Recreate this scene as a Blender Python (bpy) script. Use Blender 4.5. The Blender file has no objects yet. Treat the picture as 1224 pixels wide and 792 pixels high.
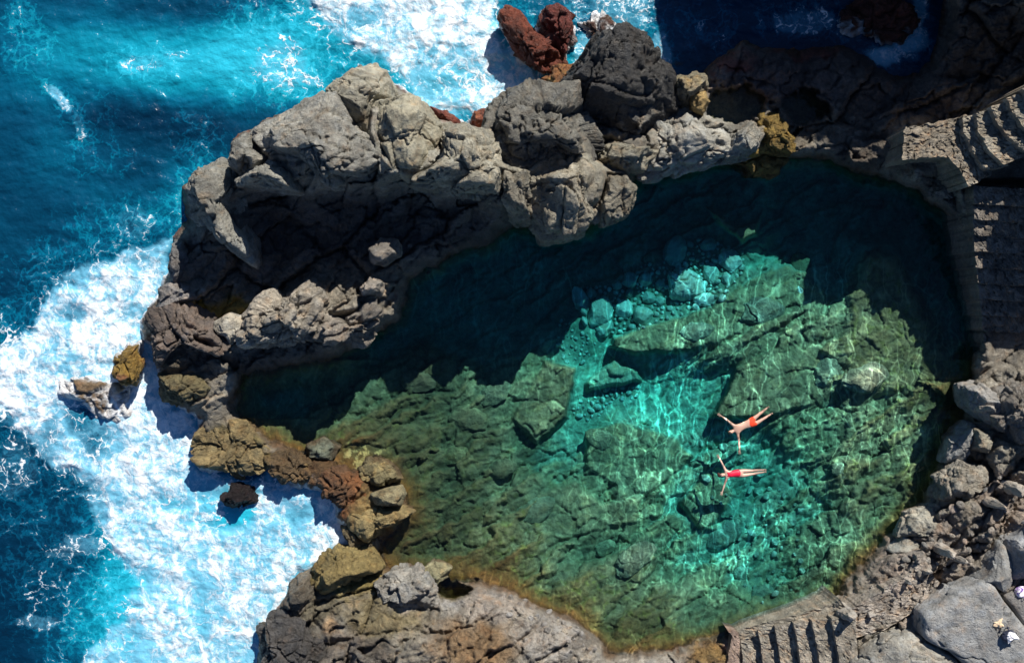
import bpy, math, random
import numpy as np
from mathutils import Vector

sc = bpy.context.scene
COL = sc.collection
S = 32.0            # reference pixels per metre at water level
H = 40.0            # camera height
CX, CY = 612.0, 396.0
rng = np.random.default_rng(7)
random.seed(7)

# ------------------------------------------------------------------ helpers
def W(px, py, z=0.0):
    f = (H - z) / H / S
    return np.stack([(np.asarray(px, float) - CX) * f, (CY - np.asarray(py, float)) * f,
                     np.zeros_like(np.asarray(px, float)) + z], -1)

def sstep(a, b, x):
    t = np.clip((x - a) / (b - a), 0, 1)
    return t * t * (3 - 2 * t)

def hsh(i, j, k=0, s=0):
    i = np.asarray(i).astype(np.int64); j = np.asarray(j).astype(np.int64); k = np.asarray(k).astype(np.int64)
    n = (i * 374761393 + j * 668265263 + k * 2147483647 + s * 974634777) & 0xffffffff
    n = ((n ^ (n >> 13)) * 1274126177) & 0xffffffff
    n = ((n ^ (n >> 15)) * 2246822519) & 0xffffffff
    n = n ^ (n >> 16)
    return (n & 0xffffff) / float(0xffffff)

def grad_noise2(x, y, s=0):
    xi = np.floor(x); yi = np.floor(y); fx = x - xi; fy = y - yi
    u = fx * fx * fx * (fx * (fx * 6 - 15) + 10); v = fy * fy * fy * (fy * (fy * 6 - 15) + 10)
    def g(dx, dy):
        a = hsh(xi + dx, yi + dy, 0, s) * 6.2831853
        return np.cos(a) * (fx - dx) + np.sin(a) * (fy - dy)
    a = g(0, 0) * (1 - u) + g(1, 0) * u
    b = g(0, 1) * (1 - u) + g(1, 1) * u
    return (a * (1 - v) + b * v) * 1.5

def fbm(x, y, o=5, s=0, gain=0.5, lac=2.03):
    r = 0; a = 1.0; t = 0
    for i in range(o):
        r = r + a * grad_noise2(x, y, s + i * 17); t += a
        a *= gain; x = x * lac + 11.3; y = y * lac - 7.1
    return r / t

def ridged(x, y, o=5, s=0):
    r = 0; a = 1.0; t = 0
    for i in range(o):
        r = r + a * (1 - 2 * np.abs(grad_noise2(x, y, s + i * 13))); t += a
        a *= 0.5; x = x * 2.07 + 3.1; y = y * 2.07 - 9.2
    return r / t

def val3(x, y, z, s=0):
    xi = np.floor(x); yi = np.floor(y); zi = np.floor(z)
    fx = x - xi; fy = y - yi; fz = z - zi
    u = fx * fx * (3 - 2 * fx); v = fy * fy * (3 - 2 * fy); w = fz * fz * (3 - 2 * fz)
    r = 0
    for a in (0, 1):
        for b in (0, 1):
            for c in (0, 1):
                r = r + hsh(xi + a, yi + b, zi + c, s) * (u if a else 1 - u) * (v if b else 1 - v) * (w if c else 1 - w)
    return r * 2 - 1

def fbm3(p, f, o=4, s=0):
    r = 0; a = 1.0; t = 0
    for i in range(o):
        r = r + a * val3(p[:, 0] * f + 5.3, p[:, 1] * f - 2.1, p[:, 2] * f + 9.7, s + i); t += a
        a *= 0.55; f *= 2.1
    return r / t

def worley(x, y, s=0):
    """F1, F2, cell hash, offset to nearest seed"""
    xi = np.floor(x); yi = np.floor(y)
    f1 = np.full(x.shape, 9.0); f2 = np.full(x.shape, 9.0)
    cid = np.zeros(x.shape); ox = np.zeros(x.shape); oy = np.zeros(x.shape)
    for dx in (-1, 0, 1):
        for dy in (-1, 0, 1):
            cx = xi + dx; cy = yi + dy
            px = cx + hsh(cx, cy, 1, s) - x; py = cy + hsh(cx, cy, 2, s) - y
            d = px * px + py * py
            n = d < f1
            f2 = np.where(n, f1, np.minimum(f2, d))
            f1 = np.where(n, d, f1)
            cid = np.where(n, hsh(cx, cy, 3, s), cid)
            ox = np.where(n, -px, ox); oy = np.where(n, -py, oy)
    return np.sqrt(f1), np.sqrt(f2), cid, ox, oy

def polysd(X, Y, P):
    """signed distance to a polygon, positive inside"""
    P = np.asarray(P, float)
    d = np.full(X.shape, 1e18); ins = np.zeros(X.shape, bool)
    n = len(P)
    for i in range(n):
        x0, y0 = P[i]; x1, y1 = P[(i + 1) % n]
        ex, ey = x1 - x0, y1 - y0
        t = np.clip(((X - x0) * ex + (Y - y0) * ey) / (ex * ex + ey * ey + 1e-9), 0, 1)
        dd = (X - x0 - t * ex) ** 2 + (Y - y0 - t * ey) ** 2
        d = np.minimum(d, dd)
        if y0 != y1:
            c = (Y < y0) != (Y < y1)
            ins ^= c & (X < (x1 - x0) * (Y - y0) / (y1 - y0) + x0)
    d = np.sqrt(d)
    return np.where(ins, d, -d)

def blob(X, Y, x, y, rx, ry=None, rot=0):
    ry = ry or rx
    c, s_ = math.cos(math.radians(rot)), math.sin(math.radians(rot))
    u = (X - x) * c + (Y - y) * s_; v = -(X - x) * s_ + (Y - y) * c
    return np.exp(-((u / rx) ** 2 + (v / ry) ** 2))

def shepard(X, Y, pts, sig=38.0):
    num = np.zeros(X.shape); den = np.zeros(X.shape)
    for x, y, z in pts:
        d2 = (X - x) ** 2 + (Y - y) ** 2
        w = np.exp(-d2 / (2 * sig * sig)) + 1e-4 / (1 + d2 / 1e4) ** 2
        num += w * z; den += w
    return num / den

def mesh_from(name, co, quads, mat, parent=None, smooth=True, col=None, attrs=None):
    me = bpy.data.meshes.new(name)
    co = np.asarray(co, np.float32); quads = np.asarray(quads, np.int32)
    k = quads.shape[1]
    me.vertices.add(len(co)); me.vertices.foreach_set('co', co.ravel())
    me.loops.add(quads.size); me.loops.foreach_set('vertex_index', quads.ravel())
    me.polygons.add(len(quads)); me.polygons.foreach_set('loop_start', np.arange(0, quads.size, k, dtype=np.int32))
    me.update(calc_edges=True)
    me.polygons.foreach_set('use_smooth', np.full(len(quads), smooth))
    if col is not None:
        a = me.attributes.new('Col', 'FLOAT_COLOR', 'POINT')
        c4 = np.ones((len(co), 4), np.float32); c4[:, :3] = col
        a.data.foreach_set('color', c4.ravel())
    for k_, v in (attrs or {}).items():
        a = me.attributes.new(k_, 'FLOAT', 'POINT'); a.data.foreach_set('value', np.asarray(v, np.float32).ravel())
    if mat: me.materials.append(mat)
    o = bpy.data.objects.new(name, me); COL.objects.link(o)
    if parent: o.parent = parent
    return o

def tag(o, label=None, cat=None, group=None, kind=None):
    if label: o['label'] = label
    if cat: o['category'] = cat
    if group: o['group'] = group
    if kind: o['kind'] = kind
    return o

def empty(name, loc, rz=0):
    o = bpy.data.objects.new(name, None); COL.objects.link(o); o.location = loc; o.rotation_euler = (0, 0, rz)
    o.empty_display_size = 0.2
    return o

def grid_quads(n, m):
    i = np.arange(n * m).reshape(m, n)
    return np.stack([i[:-1, :-1], i[1:, :-1], i[1:, 1:], i[:-1, 1:]], -1).reshape(-1, 4)

# ------------------------------------------------------------------ materials
def new_mat(name):
    m = bpy.data.materials.new(name); m.use_nodes = True
    nt = m.node_tree; nt.nodes.clear()
    return m, nt, nt.nodes.new('ShaderNodeOutputMaterial')

class NB:
    def __init__(self, nt): self.nt = nt
    def n(self, t, **kw):
        nd = self.nt.nodes.new(t)
        for k, v in kw.items():
            if k.startswith('_'): setattr(nd, k[1:], v)
            else: self.set(nd, k, v)
        return nd
    def set(self, nd, k, v):
        k = k.replace('__', ' ')
        s = nd.inputs[int(k[1:])] if (k[0] == 'i' and k[1:].isdigit()) else nd.inputs[k]
        if isinstance(v, bpy.types.NodeSocket): self.nt.links.new(v, s)
        else: s.default_value = v
    def math(self, op, a, b=0.0, c=None, clamp=False):
        nd = self.nt.nodes.new('ShaderNodeMath'); nd.operation = op; nd.use_clamp = clamp
        for i, v in enumerate((a, b, c)):
            if v is None: continue
            if isinstance(v, bpy.types.NodeSocket): self.nt.links.new(v, nd.inputs[i])
            else: nd.inputs[i].default_value = v
        return nd.outputs[0]
    def ss(self, v, a, b):
        nd = self.nt.nodes.new('ShaderNodeMapRange'); nd.interpolation_type = 'SMOOTHSTEP'
        self.nt.links.new(v, nd.inputs['Value'])
        for k, x in (('From Min', a), ('From Max', b)):
            if isinstance(x, bpy.types.NodeSocket): self.nt.links.new(x, nd.inputs[k])
            else: nd.inputs[k].default_value = x
        return nd.outputs['Result']
    def mix(self, f, a, b, mode='MIX'):
        nd = self.nt.nodes.new('ShaderNodeMix'); nd.data_type = 'RGBA'; nd.blend_type = mode
        for i, v in ((0, f), (6, a), (7, b)):
            if isinstance(v, bpy.types.NodeSocket): self.nt.links.new(v, nd.inputs[i])
            elif i == 0: nd.inputs[0].default_value = v
            else: nd.inputs[i].default_value = (*v, 1)
        return nd.outputs[2]
    def noise(self, vec, scale, detail=4, rough=.55, dist=0.0, typ=None):
        nd = self.nt.nodes.new('ShaderNodeTexNoise')
        if typ: nd.noise_type = typ
        self.nt.links.new(vec, nd.inputs['Vector'])
        nd.inputs['Scale'].default_value = scale; nd.inputs['Detail'].default_value = detail
        nd.inputs['Roughness'].default_value = rough; nd.inputs['Distortion'].default_value = dist
        return nd.outputs['Fac']
    def vor(self, vec, scale, feature='DISTANCE_TO_EDGE'):
        nd = self.nt.nodes.new('ShaderNodeTexVoronoi'); nd.feature = feature
        self.nt.links.new(vec, nd.inputs['Vector']); nd.inputs['Scale'].default_value = scale
        return nd.outputs['Distance']

def rock_material(name, bump=1.0, crack=1.0, speck=1.0):
    m, nt, out = new_mat(name); b = NB(nt)
    co = b.n('ShaderNodeNewGeometry').outputs['Position']
    c = b.n('ShaderNodeVertexColor', _layer_name='Col').outputs['Color']
    wet = b.n('ShaderNodeAttribute', _attribute_name='wet').outputs['Fac']
    n1 = b.noise(co, 1.1, 8, .62)
    n2 = b.noise(co, 5.0, 8, .7)
    n3 = b.noise(co, 24.0, 5, .7)
    warp = b.n('ShaderNodeVectorMath', _operation='ADD', i0=co, i1=b.n('ShaderNodeTexNoise', Vector=co, Scale=3.0).outputs['Color']).outputs[0]
    v1 = b.vor(warp, 1.3); v2 = b.vor(warp, 4.2)
    cr1 = b.ss(v1, 0.0, 0.03); cr2 = b.ss(v2, 0.0, 0.05)
    # colour: mineral variation
    f = b.math('MULTIPLY_ADD', b.math('SUBTRACT', n1, .5), 1.5, 1.0)
    f = b.math('MULTIPLY', f, b.math('MULTIPLY_ADD', b.math('SUBTRACT', n2, .5), 1.7 * speck, 1.0))
    f = b.math('MULTIPLY', f, b.math('MULTIPLY_ADD', b.math('SUBTRACT', n3, .5), 1.1 * speck, 1.0))
    fc = b.n('ShaderNodeCombineColor', Red=f, Green=f, Blue=f).outputs[0]
    c2 = b.mix(1.0, c, fc, 'MULTIPLY')
    drk = b.math('MULTIPLY', b.ss(b.noise(co, 7.0, 6, .75), .54, .66), .55)
    c2 = b.mix(b.math('MULTIPLY', drk, b.math('SUBTRACT', 1.0, b.n('ShaderNodeAttribute', _attribute_name='soft').outputs['Fac'])), c2, b.mix(1.0, c2, (.30, .28, .27), 'MULTIPLY'))
    hue = b.noise(co, 2.3, 5, .6)
    c3 = b.mix(b.math('MULTIPLY', b.ss(hue, .5, .75), .55), c2, b.mix(1.0, c2, (1.25, .92, .66), 'MULTIPLY'))
    c3 = b.mix(b.math('MULTIPLY', b.ss(hue, .5, .28), .5), c3, b.mix(1.0, c3, (.85, .96, 1.12), 'MULTIPLY'))
    soft_ = b.math('SUBTRACT', 1.0, b.n('ShaderNodeAttribute', _attribute_name='soft').outputs['Fac'])
    # bump
    h = b.math('MULTIPLY', n2, 0.24 * bump)
    n4 = b.noise(co, 11.0, 6, .75); pv = b.ss(b.vor(warp, 6.5, 'F1'), .12, .30)
    h = b.math('ADD', h, b.math('MULTIPLY', n4, 0.10 * bump)); h = b.math('ADD', h, b.math('MULTIPLY', pv, 0.05 * bump))
    h = b.math('ADD', h, b.math('MULTIPLY', n1, 0.25 * bump))
    h = b.math('ADD', h, b.math('MULTIPLY', n3, 0.035 * bump))
    h = b.math('ADD', h, b.math('MULTIPLY', cr1, 0.03 * crack))
    h = b.math('ADD', h, b.math('MULTIPLY', cr2, 0.012 * crack))
    h = b.math('MULTIPLY', h, soft_)
    bp = b.n('ShaderNodeBump', Strength=1.0, Distance=.8, Height=h)
    ro = b.math('SUBTRACT', b.math('MULTIPLY_ADD', n2, .3, .68), b.math('MULTIPLY', wet, .45), clamp=True)
    p = b.n('ShaderNodeBsdfPrincipled', Base__Color=c3, Roughness=ro, Normal=bp.outputs[0])
    p.inputs['Specular IOR Level'].default_value = .4
    nt.links.new(p.outputs[0], out.inputs[0])
    return m

M_ROCK = rock_material('basalt_rock')
M_SMOOTH = rock_material('smooth_basalt', bump=.6, crack=.25, speck=.6)
M_PEB = rock_material('pool_stone', bump=.25, crack=0.0, speck=.5)
M_MASON = rock_material('rubble_masonry', bump=.5, crack=1.6, speck=.8)

def simple_mat(name, col, rough=.6, noise=0.15, scale=30, sub=0):
    m, nt, out = new_mat(name); b = NB(nt)
    co = b.n('ShaderNodeTexCoord').outputs['Object']
    f = b.math('MULTIPLY_ADD', b.math('SUBTRACT', b.noise(co, scale, 3), .5), noise * 2, 1.0)
    c = b.mix(1.0, col, b.n('ShaderNodeCombineColor', Red=f, Green=f, Blue=f).outputs[0], 'MULTIPLY')
    p = b.n('ShaderNodeBsdfPrincipled', Base__Color=c, Roughness=rough)
    if sub: p.inputs['Subsurface Weight'].default_value = sub; p.inputs['Subsurface Scale'].default_value = .02
    nt.links.new(p.outputs[0], out.inputs[0])
    return m

# ------------------------------------------------------------------ plan of the coast (traced at water level)
COAST = [(1130, -700), (1128, -80), (1126, 0), (1120, 50), (1095, 88), (1070, 92), (1045, 74), (1000, 52), (940, 62), (890, 50),
         (850, 74), (832, 98), (800, 96), (775, 72), (745, 52), (712, 66), (690, 92), (655, 112), (592, 138), (575, 152), (525, 138), (505, 122),
         (462, 90), (430, 80), (405, 98), (385, 114), (345, 133), (303, 148), (278, 165), (273, 192), (235, 206), (220, 225), (222, 262),
         (207, 285), (202, 320), (186, 345), (168, 385), (180, 425), (192, 470), (238, 500), (228, 535), (238, 562), (292, 568),
         (316, 560), (345, 582), (392, 592), (405, 625), (415, 655), (372, 682), (345, 710), (318, 735), (308, 792), (305, 900), (280, 1700),
         (3200, 1700), (3200, -700)]
POOL = [(290, 450), (340, 437), (400, 432), (440, 402), (480, 380), (490, 335), (540, 305), (590, 288), (620, 268), (645, 276), (700, 276),
        (735, 245), (762, 210), (800, 204), (845, 197), (885, 192), (910, 206), (945, 188), (1000, 196), (1040, 208), (1095, 228), (1132, 255),
        (1160, 300), (1172, 350), (1172, 400), (1162, 440), (1155, 480), (1140, 525), (1120, 562), (1085, 618), (1040, 660), (1000, 712),
        (960, 733), (900, 745), (872, 757), (820, 772), (782, 776), (728, 776), (700, 750), (640, 722), (600, 702), (560, 690), (515, 690),
        (472, 686), (455, 668), (460, 645), (490, 612), (482, 592), (462, 568), (425, 566), (380, 543), (335, 527), (292, 508), (280, 480)]

LANDZ = [(250, 215, 3.6), (255, 260, 3.4), (300, 180, 4.4), (345, 165, 4.9), (400, 130, 4.6), (435, 100, 3.6), (410, 190, 5.0), (450, 200, 4.9),
         (480, 160, 4.6), (540, 205, 4.9), (580, 200, 4.8), (560, 165, 3.2), (530, 145, 2.4), (310, 205, 4.6), (360, 208, 5.0), (620, 170, 3.8), (650, 150, 3.5), (600, 220, 4.7),
         (690, 210, 4.2), (740, 100, 2.4), (660, 120, 2.2), (740, 180, 2.3), (780, 175, 1.9), (820, 165, 1.7), (870, 170, 1.6), (830, 110, 1.6),
         (340, 250, 1.0), (310, 245, 1.0), (400, 250, 1.4), (450, 250, 1.5), (500, 250, 1.6), (550, 258, 1.7), (600, 262, 2.0), (650, 255, 3.2),
         (330, 300, .9), (390, 300, 1.1), (430, 300, 1.3), (455, 300, 1.8), (500, 290, 1.2), (550, 285, 1.1), (480, 320, 1.0), (230, 300, 1.2), (250, 340, 1.0), (300, 335, .8), (340, 330, .9),
         (290, 385, 1.7), (350, 370, 2.2), (400, 385, 2.1), (440, 360, 2.2), (470, 340, 1.5), (470, 370, 1.0), (200, 365, 1.3), (240, 375, 1.0), (210, 400, 1.5), (250, 400, 1.3),
         (220, 430, 1.0), (300, 420, 1.1), (380, 415, 1.3), (210, 465, 1.2), (250, 470, .8), (270, 495, .35),
         (260, 535, .9), (300, 545, .8), (350, 560, .5), (400, 580, .5), (430, 600, .8), (460, 600, .9), (440, 625, .9), (425, 640, .5), (435, 655, .25),
         (400, 680, 1.2), (360, 715, 1.3), (345, 770, 1.2), (420, 740, 1.7), (450, 710, 1.3), (500, 720, 1.3), (540, 705, .25), (560, 750, 2.0), (620, 745, 1.5), (680, 780, 1.4),
         (500, 790, 2.1), (400, 790, 1.7), (600, 800, 2.2), (760, 792, .5), (800, 792, .45), (850, 780, .35), (840, 800, .5),
         (900, 120, 1.1), (870, 85, 1.3), (870, 155, 1.6), (920, 130, 1.5), (840, 130, 1.5), (950, 105, 1.3), (960, 150, 1.2), (1000, 100, 1.0), (1000, 150, .9), (1060, 130, 1.2), (950, 170, .8), (1050, 190, 1.2), (920, 165, 1.4),
         (1100, 170, 2.0), (1130, 110, 1.5), (1180, 60, 2.0), (1220, 80, 2.4), (1180, 10, 2.5), (1250, 0, 3.5), (1150, 200, 1.6), (1140, 225, 1.0), (1200, 200, 2.5), (1230, 260, 2.2),
         (1190, 260, 1.6), (1195, 330, 1.2), (1190, 400, .9), (1220, 330, 1.8), (1220, 420, 1.5), (1180, 470, .9), (1210, 500, 1.5), (1160, 530, .9), (1170, 570, 1.3), (1220, 560, 2.2),
         (1120, 620, 1.2), (1180, 640, 2.0), (1240, 640, 2.6), (1080, 670, 1.1), (1120, 690, 1.8), (1040, 700, .9), (1090, 720, 1.6), (1160, 750, 2.1), (1230, 740, 2.4),
         (1000, 740, .8), (900, 775, .2), (940, 770, .6), (985, 770, 1.2), (1040, 770, 1.7), (1100, 790, 1.9), (1250, 850, 2.6), (1350, 700, 4), (1350, 500, 4), (1000, 880, 2.2), (700, 900, 2.6), (400, 880, 2.2)]
BEDZ = [(450, 445, -1.1), (500, 445, -1.0), (560, 470, -1.1), (600, 450, -1.5), (640, 455, -1.6), (640, 500, -1.5), (500, 500, -.8), (440, 490, -.7), (400, 520, -.6), (440, 540, -.25),
        (400, 545, -.25), (500, 560, -.7), (560, 600, -.9), (600, 680, -.5), (680, 720, -.5), (480, 640, -.5), (550, 650, -.6), (560, 540, -1.1), (620, 580, -1.2), (620, 640, -1.0),
        (700, 420, -3.0), (740, 440, -3.2), (785, 430, -3.3), (780, 480, -3.1), (700, 470, -2.9), (660, 540, -2.4), (690, 510, -2.8), (830, 470, -2.7), (760, 530, -1.8), (740, 580, -1.8), (690, 590, -1.7), (680, 640, -1.4),
        (740, 640, -1.7), (790, 412, -1.9), (840, 400, -1.7), (730, 375, -3.1), (780, 340, -3.1), (820, 340, -3.0), (870, 310, -2.7), (885, 365, -1.7), (950, 335, -1.3), (920, 400, -1.4),
        (1050, 330, -.9), (1000, 420, -1.2), (1100, 400, -1.0), (1140, 500, -.5), (1120, 470, -.7), (1050, 520, -1.1), (960, 500, -1.7), (900, 560, -2.5), (860, 600, -2.6), (820, 560, -2.2), (900, 680, -2.4), (850, 660, -2.2),
        (960, 620, -2.0), (1040, 600, -1.1), (1090, 560, -.8), (800, 660, -1.8), (830, 720, -1.5), (740, 700, -1.0), (790, 740, -.7), (760, 760, -.4), (950, 700, -1.6), (1000, 660, -1.2), (870, 735, -1.0),
        (640, 340, -4.2), (700, 300, -4.2), (540, 370, -4), (590, 400, -3.6), (350, 480, -2.6), (460, 410, -3.2), (950, 250, -4), (1050, 250, -4.2), (1110, 300, -4), (1150, 380, -3.2),
        (985, 305, -3.6), (890, 262, -2.3), (860, 280, -3.3), (930, 290, -3.6), (620, 300, -4), (780, 260, -4), (840, 240, -3.8), (420, 460, -2.0), (1165, 430, -1.5)]

# rock colour patches, some darkened to stand in for shade: x, y, rx, ry, rgb, strength
PATCH = [(400, 150, 150, 80, (.29, .275, .235), .9), (540, 190, 120, 50, (.28, .27, .225), .9), (660, 200, 90, 45, (.28, .26, .20), .9),
         (735, 95, 75, 65, (.055, .055, .055), 1.0), (640, 125, 55, 25, (.07, .07, .065), .9), (830, 160, 60, 38, (.27, .26, .22), .9),
         (430, 350, 130, 60, (.25, .22, .17), .8), (210, 400, 50, 50, (.12, .09, .06), .9), (210, 460, 50, 25, (.11, .09, .06), .9),
         (240, 368, 24, 18, (.20, .12, .01), 1.0), (280, 370, 28, 18, (.30, .20, .03), .9),
         (560, 142, 34, 14, (.22, .07, .04), 1.0), (515, 130, 14, 9, (.30, .11, .06), 1.0),
         (930, 165, 22, 24, (.26, .17, .02), 1.0), (910, 192, 28, 12, (.28, .19, .05), 1.0), (832, 98, 18, 18, (.34, .22, .05), 1.0), (836, 122, 12, 12, (.42, .30, .09), 1.0),
         (950, 90, 130, 40, (.12, .085, .075), .9), (1080, 110, 110, 60, (.12, .095, .08), .9), (870, 75, 40, 14, (.20, .07, .05), .9), (960, 60, 50, 10, (.22, .07, .05), .9), (1180, 50, 80, 70, (.09, .08, .07), .95), (960, 150, 60, 30, (.16, .135, .10), .9), (1050, 185, 80, 25, (.12, .10, .08), .9), (400, 272, 190, 52, (.09, .085, .08), .9), (560, 265, 110, 28, (.09, .085, .08), .85), (290, 300, 80, 50, (.09, .085, .08), .8), (730, 175, 50, 14, (.10, .095, .085), .7), (330, 430, 110, 18, (.10, .09, .08), .8),  # dark hollow and upper right entries paint shade into the rock colour
         (270, 535, 50, 30, (.19, .15, .06), 1.0), (350, 560, 60, 30, (.10, .055, .025), 1.0), (330, 548, 26, 9, (.24, .19, .06), .9), (430, 560, 60, 35, (.085, .05, .02), 1.0), (440, 610, 55, 30, (.22, .15, .05), .9), (400, 600, 28, 34, (.18, .07, .025), .9),
         (440, 553, 22, 12, (.50, .34, .12), 1.0), (405, 548, 10, 7, (.45, .30, .03), 1.0),
         (420, 690, 50, 30, (.26, .20, .07), 1.0), (345, 770, 40, 45, (.06, .06, .055), .95), (385, 725, 34, 22, (.10, .085, .05), .8), (395, 755, 10, 14, (.42, .27, .14), .9),
         (460, 740, 50, 30, (.20, .16, .08), .9), (420, 780, 60, 30, (.13, .11, .09), .8), (520, 710, 60, 25, (.32, .30, .27), .9), (570, 770, 60, 35, (.26, .17, .09), 1.0),
         (600, 720, 50, 22, (.36, .31, .26), .8), (660, 765, 50, 32, (.34, .31, .27), .9), (770, 790, 70, 14, (.36, .33, .28), .8), (540, 702, 26, 18, (.12, .09, .02), 1.0),
         (850, 782, 24, 14, (.26, .16, .05), .9), (812, 768, 24, 8, (.16, .07, .03), 1.0), (875, 770, 14, 12, (.45, .26, .19), .9),
         (1100, 660, 90, 60, (.29, .25, .21), .9), (1110, 720, 60, 40, (.35, .27, .22), .7), (1180, 560, 60, 60, (.27, .25, .20), .8), (1200, 600, 40, 40, (.34, .27, .22), .7),
         (1120, 170, 60, 30, (.33, .28, .21), .9), (1190, 160, 50, 50, (.32, .28, .22), .9), (1200, 330, 60, 90, (.12, .10, .085), .8)]

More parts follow.
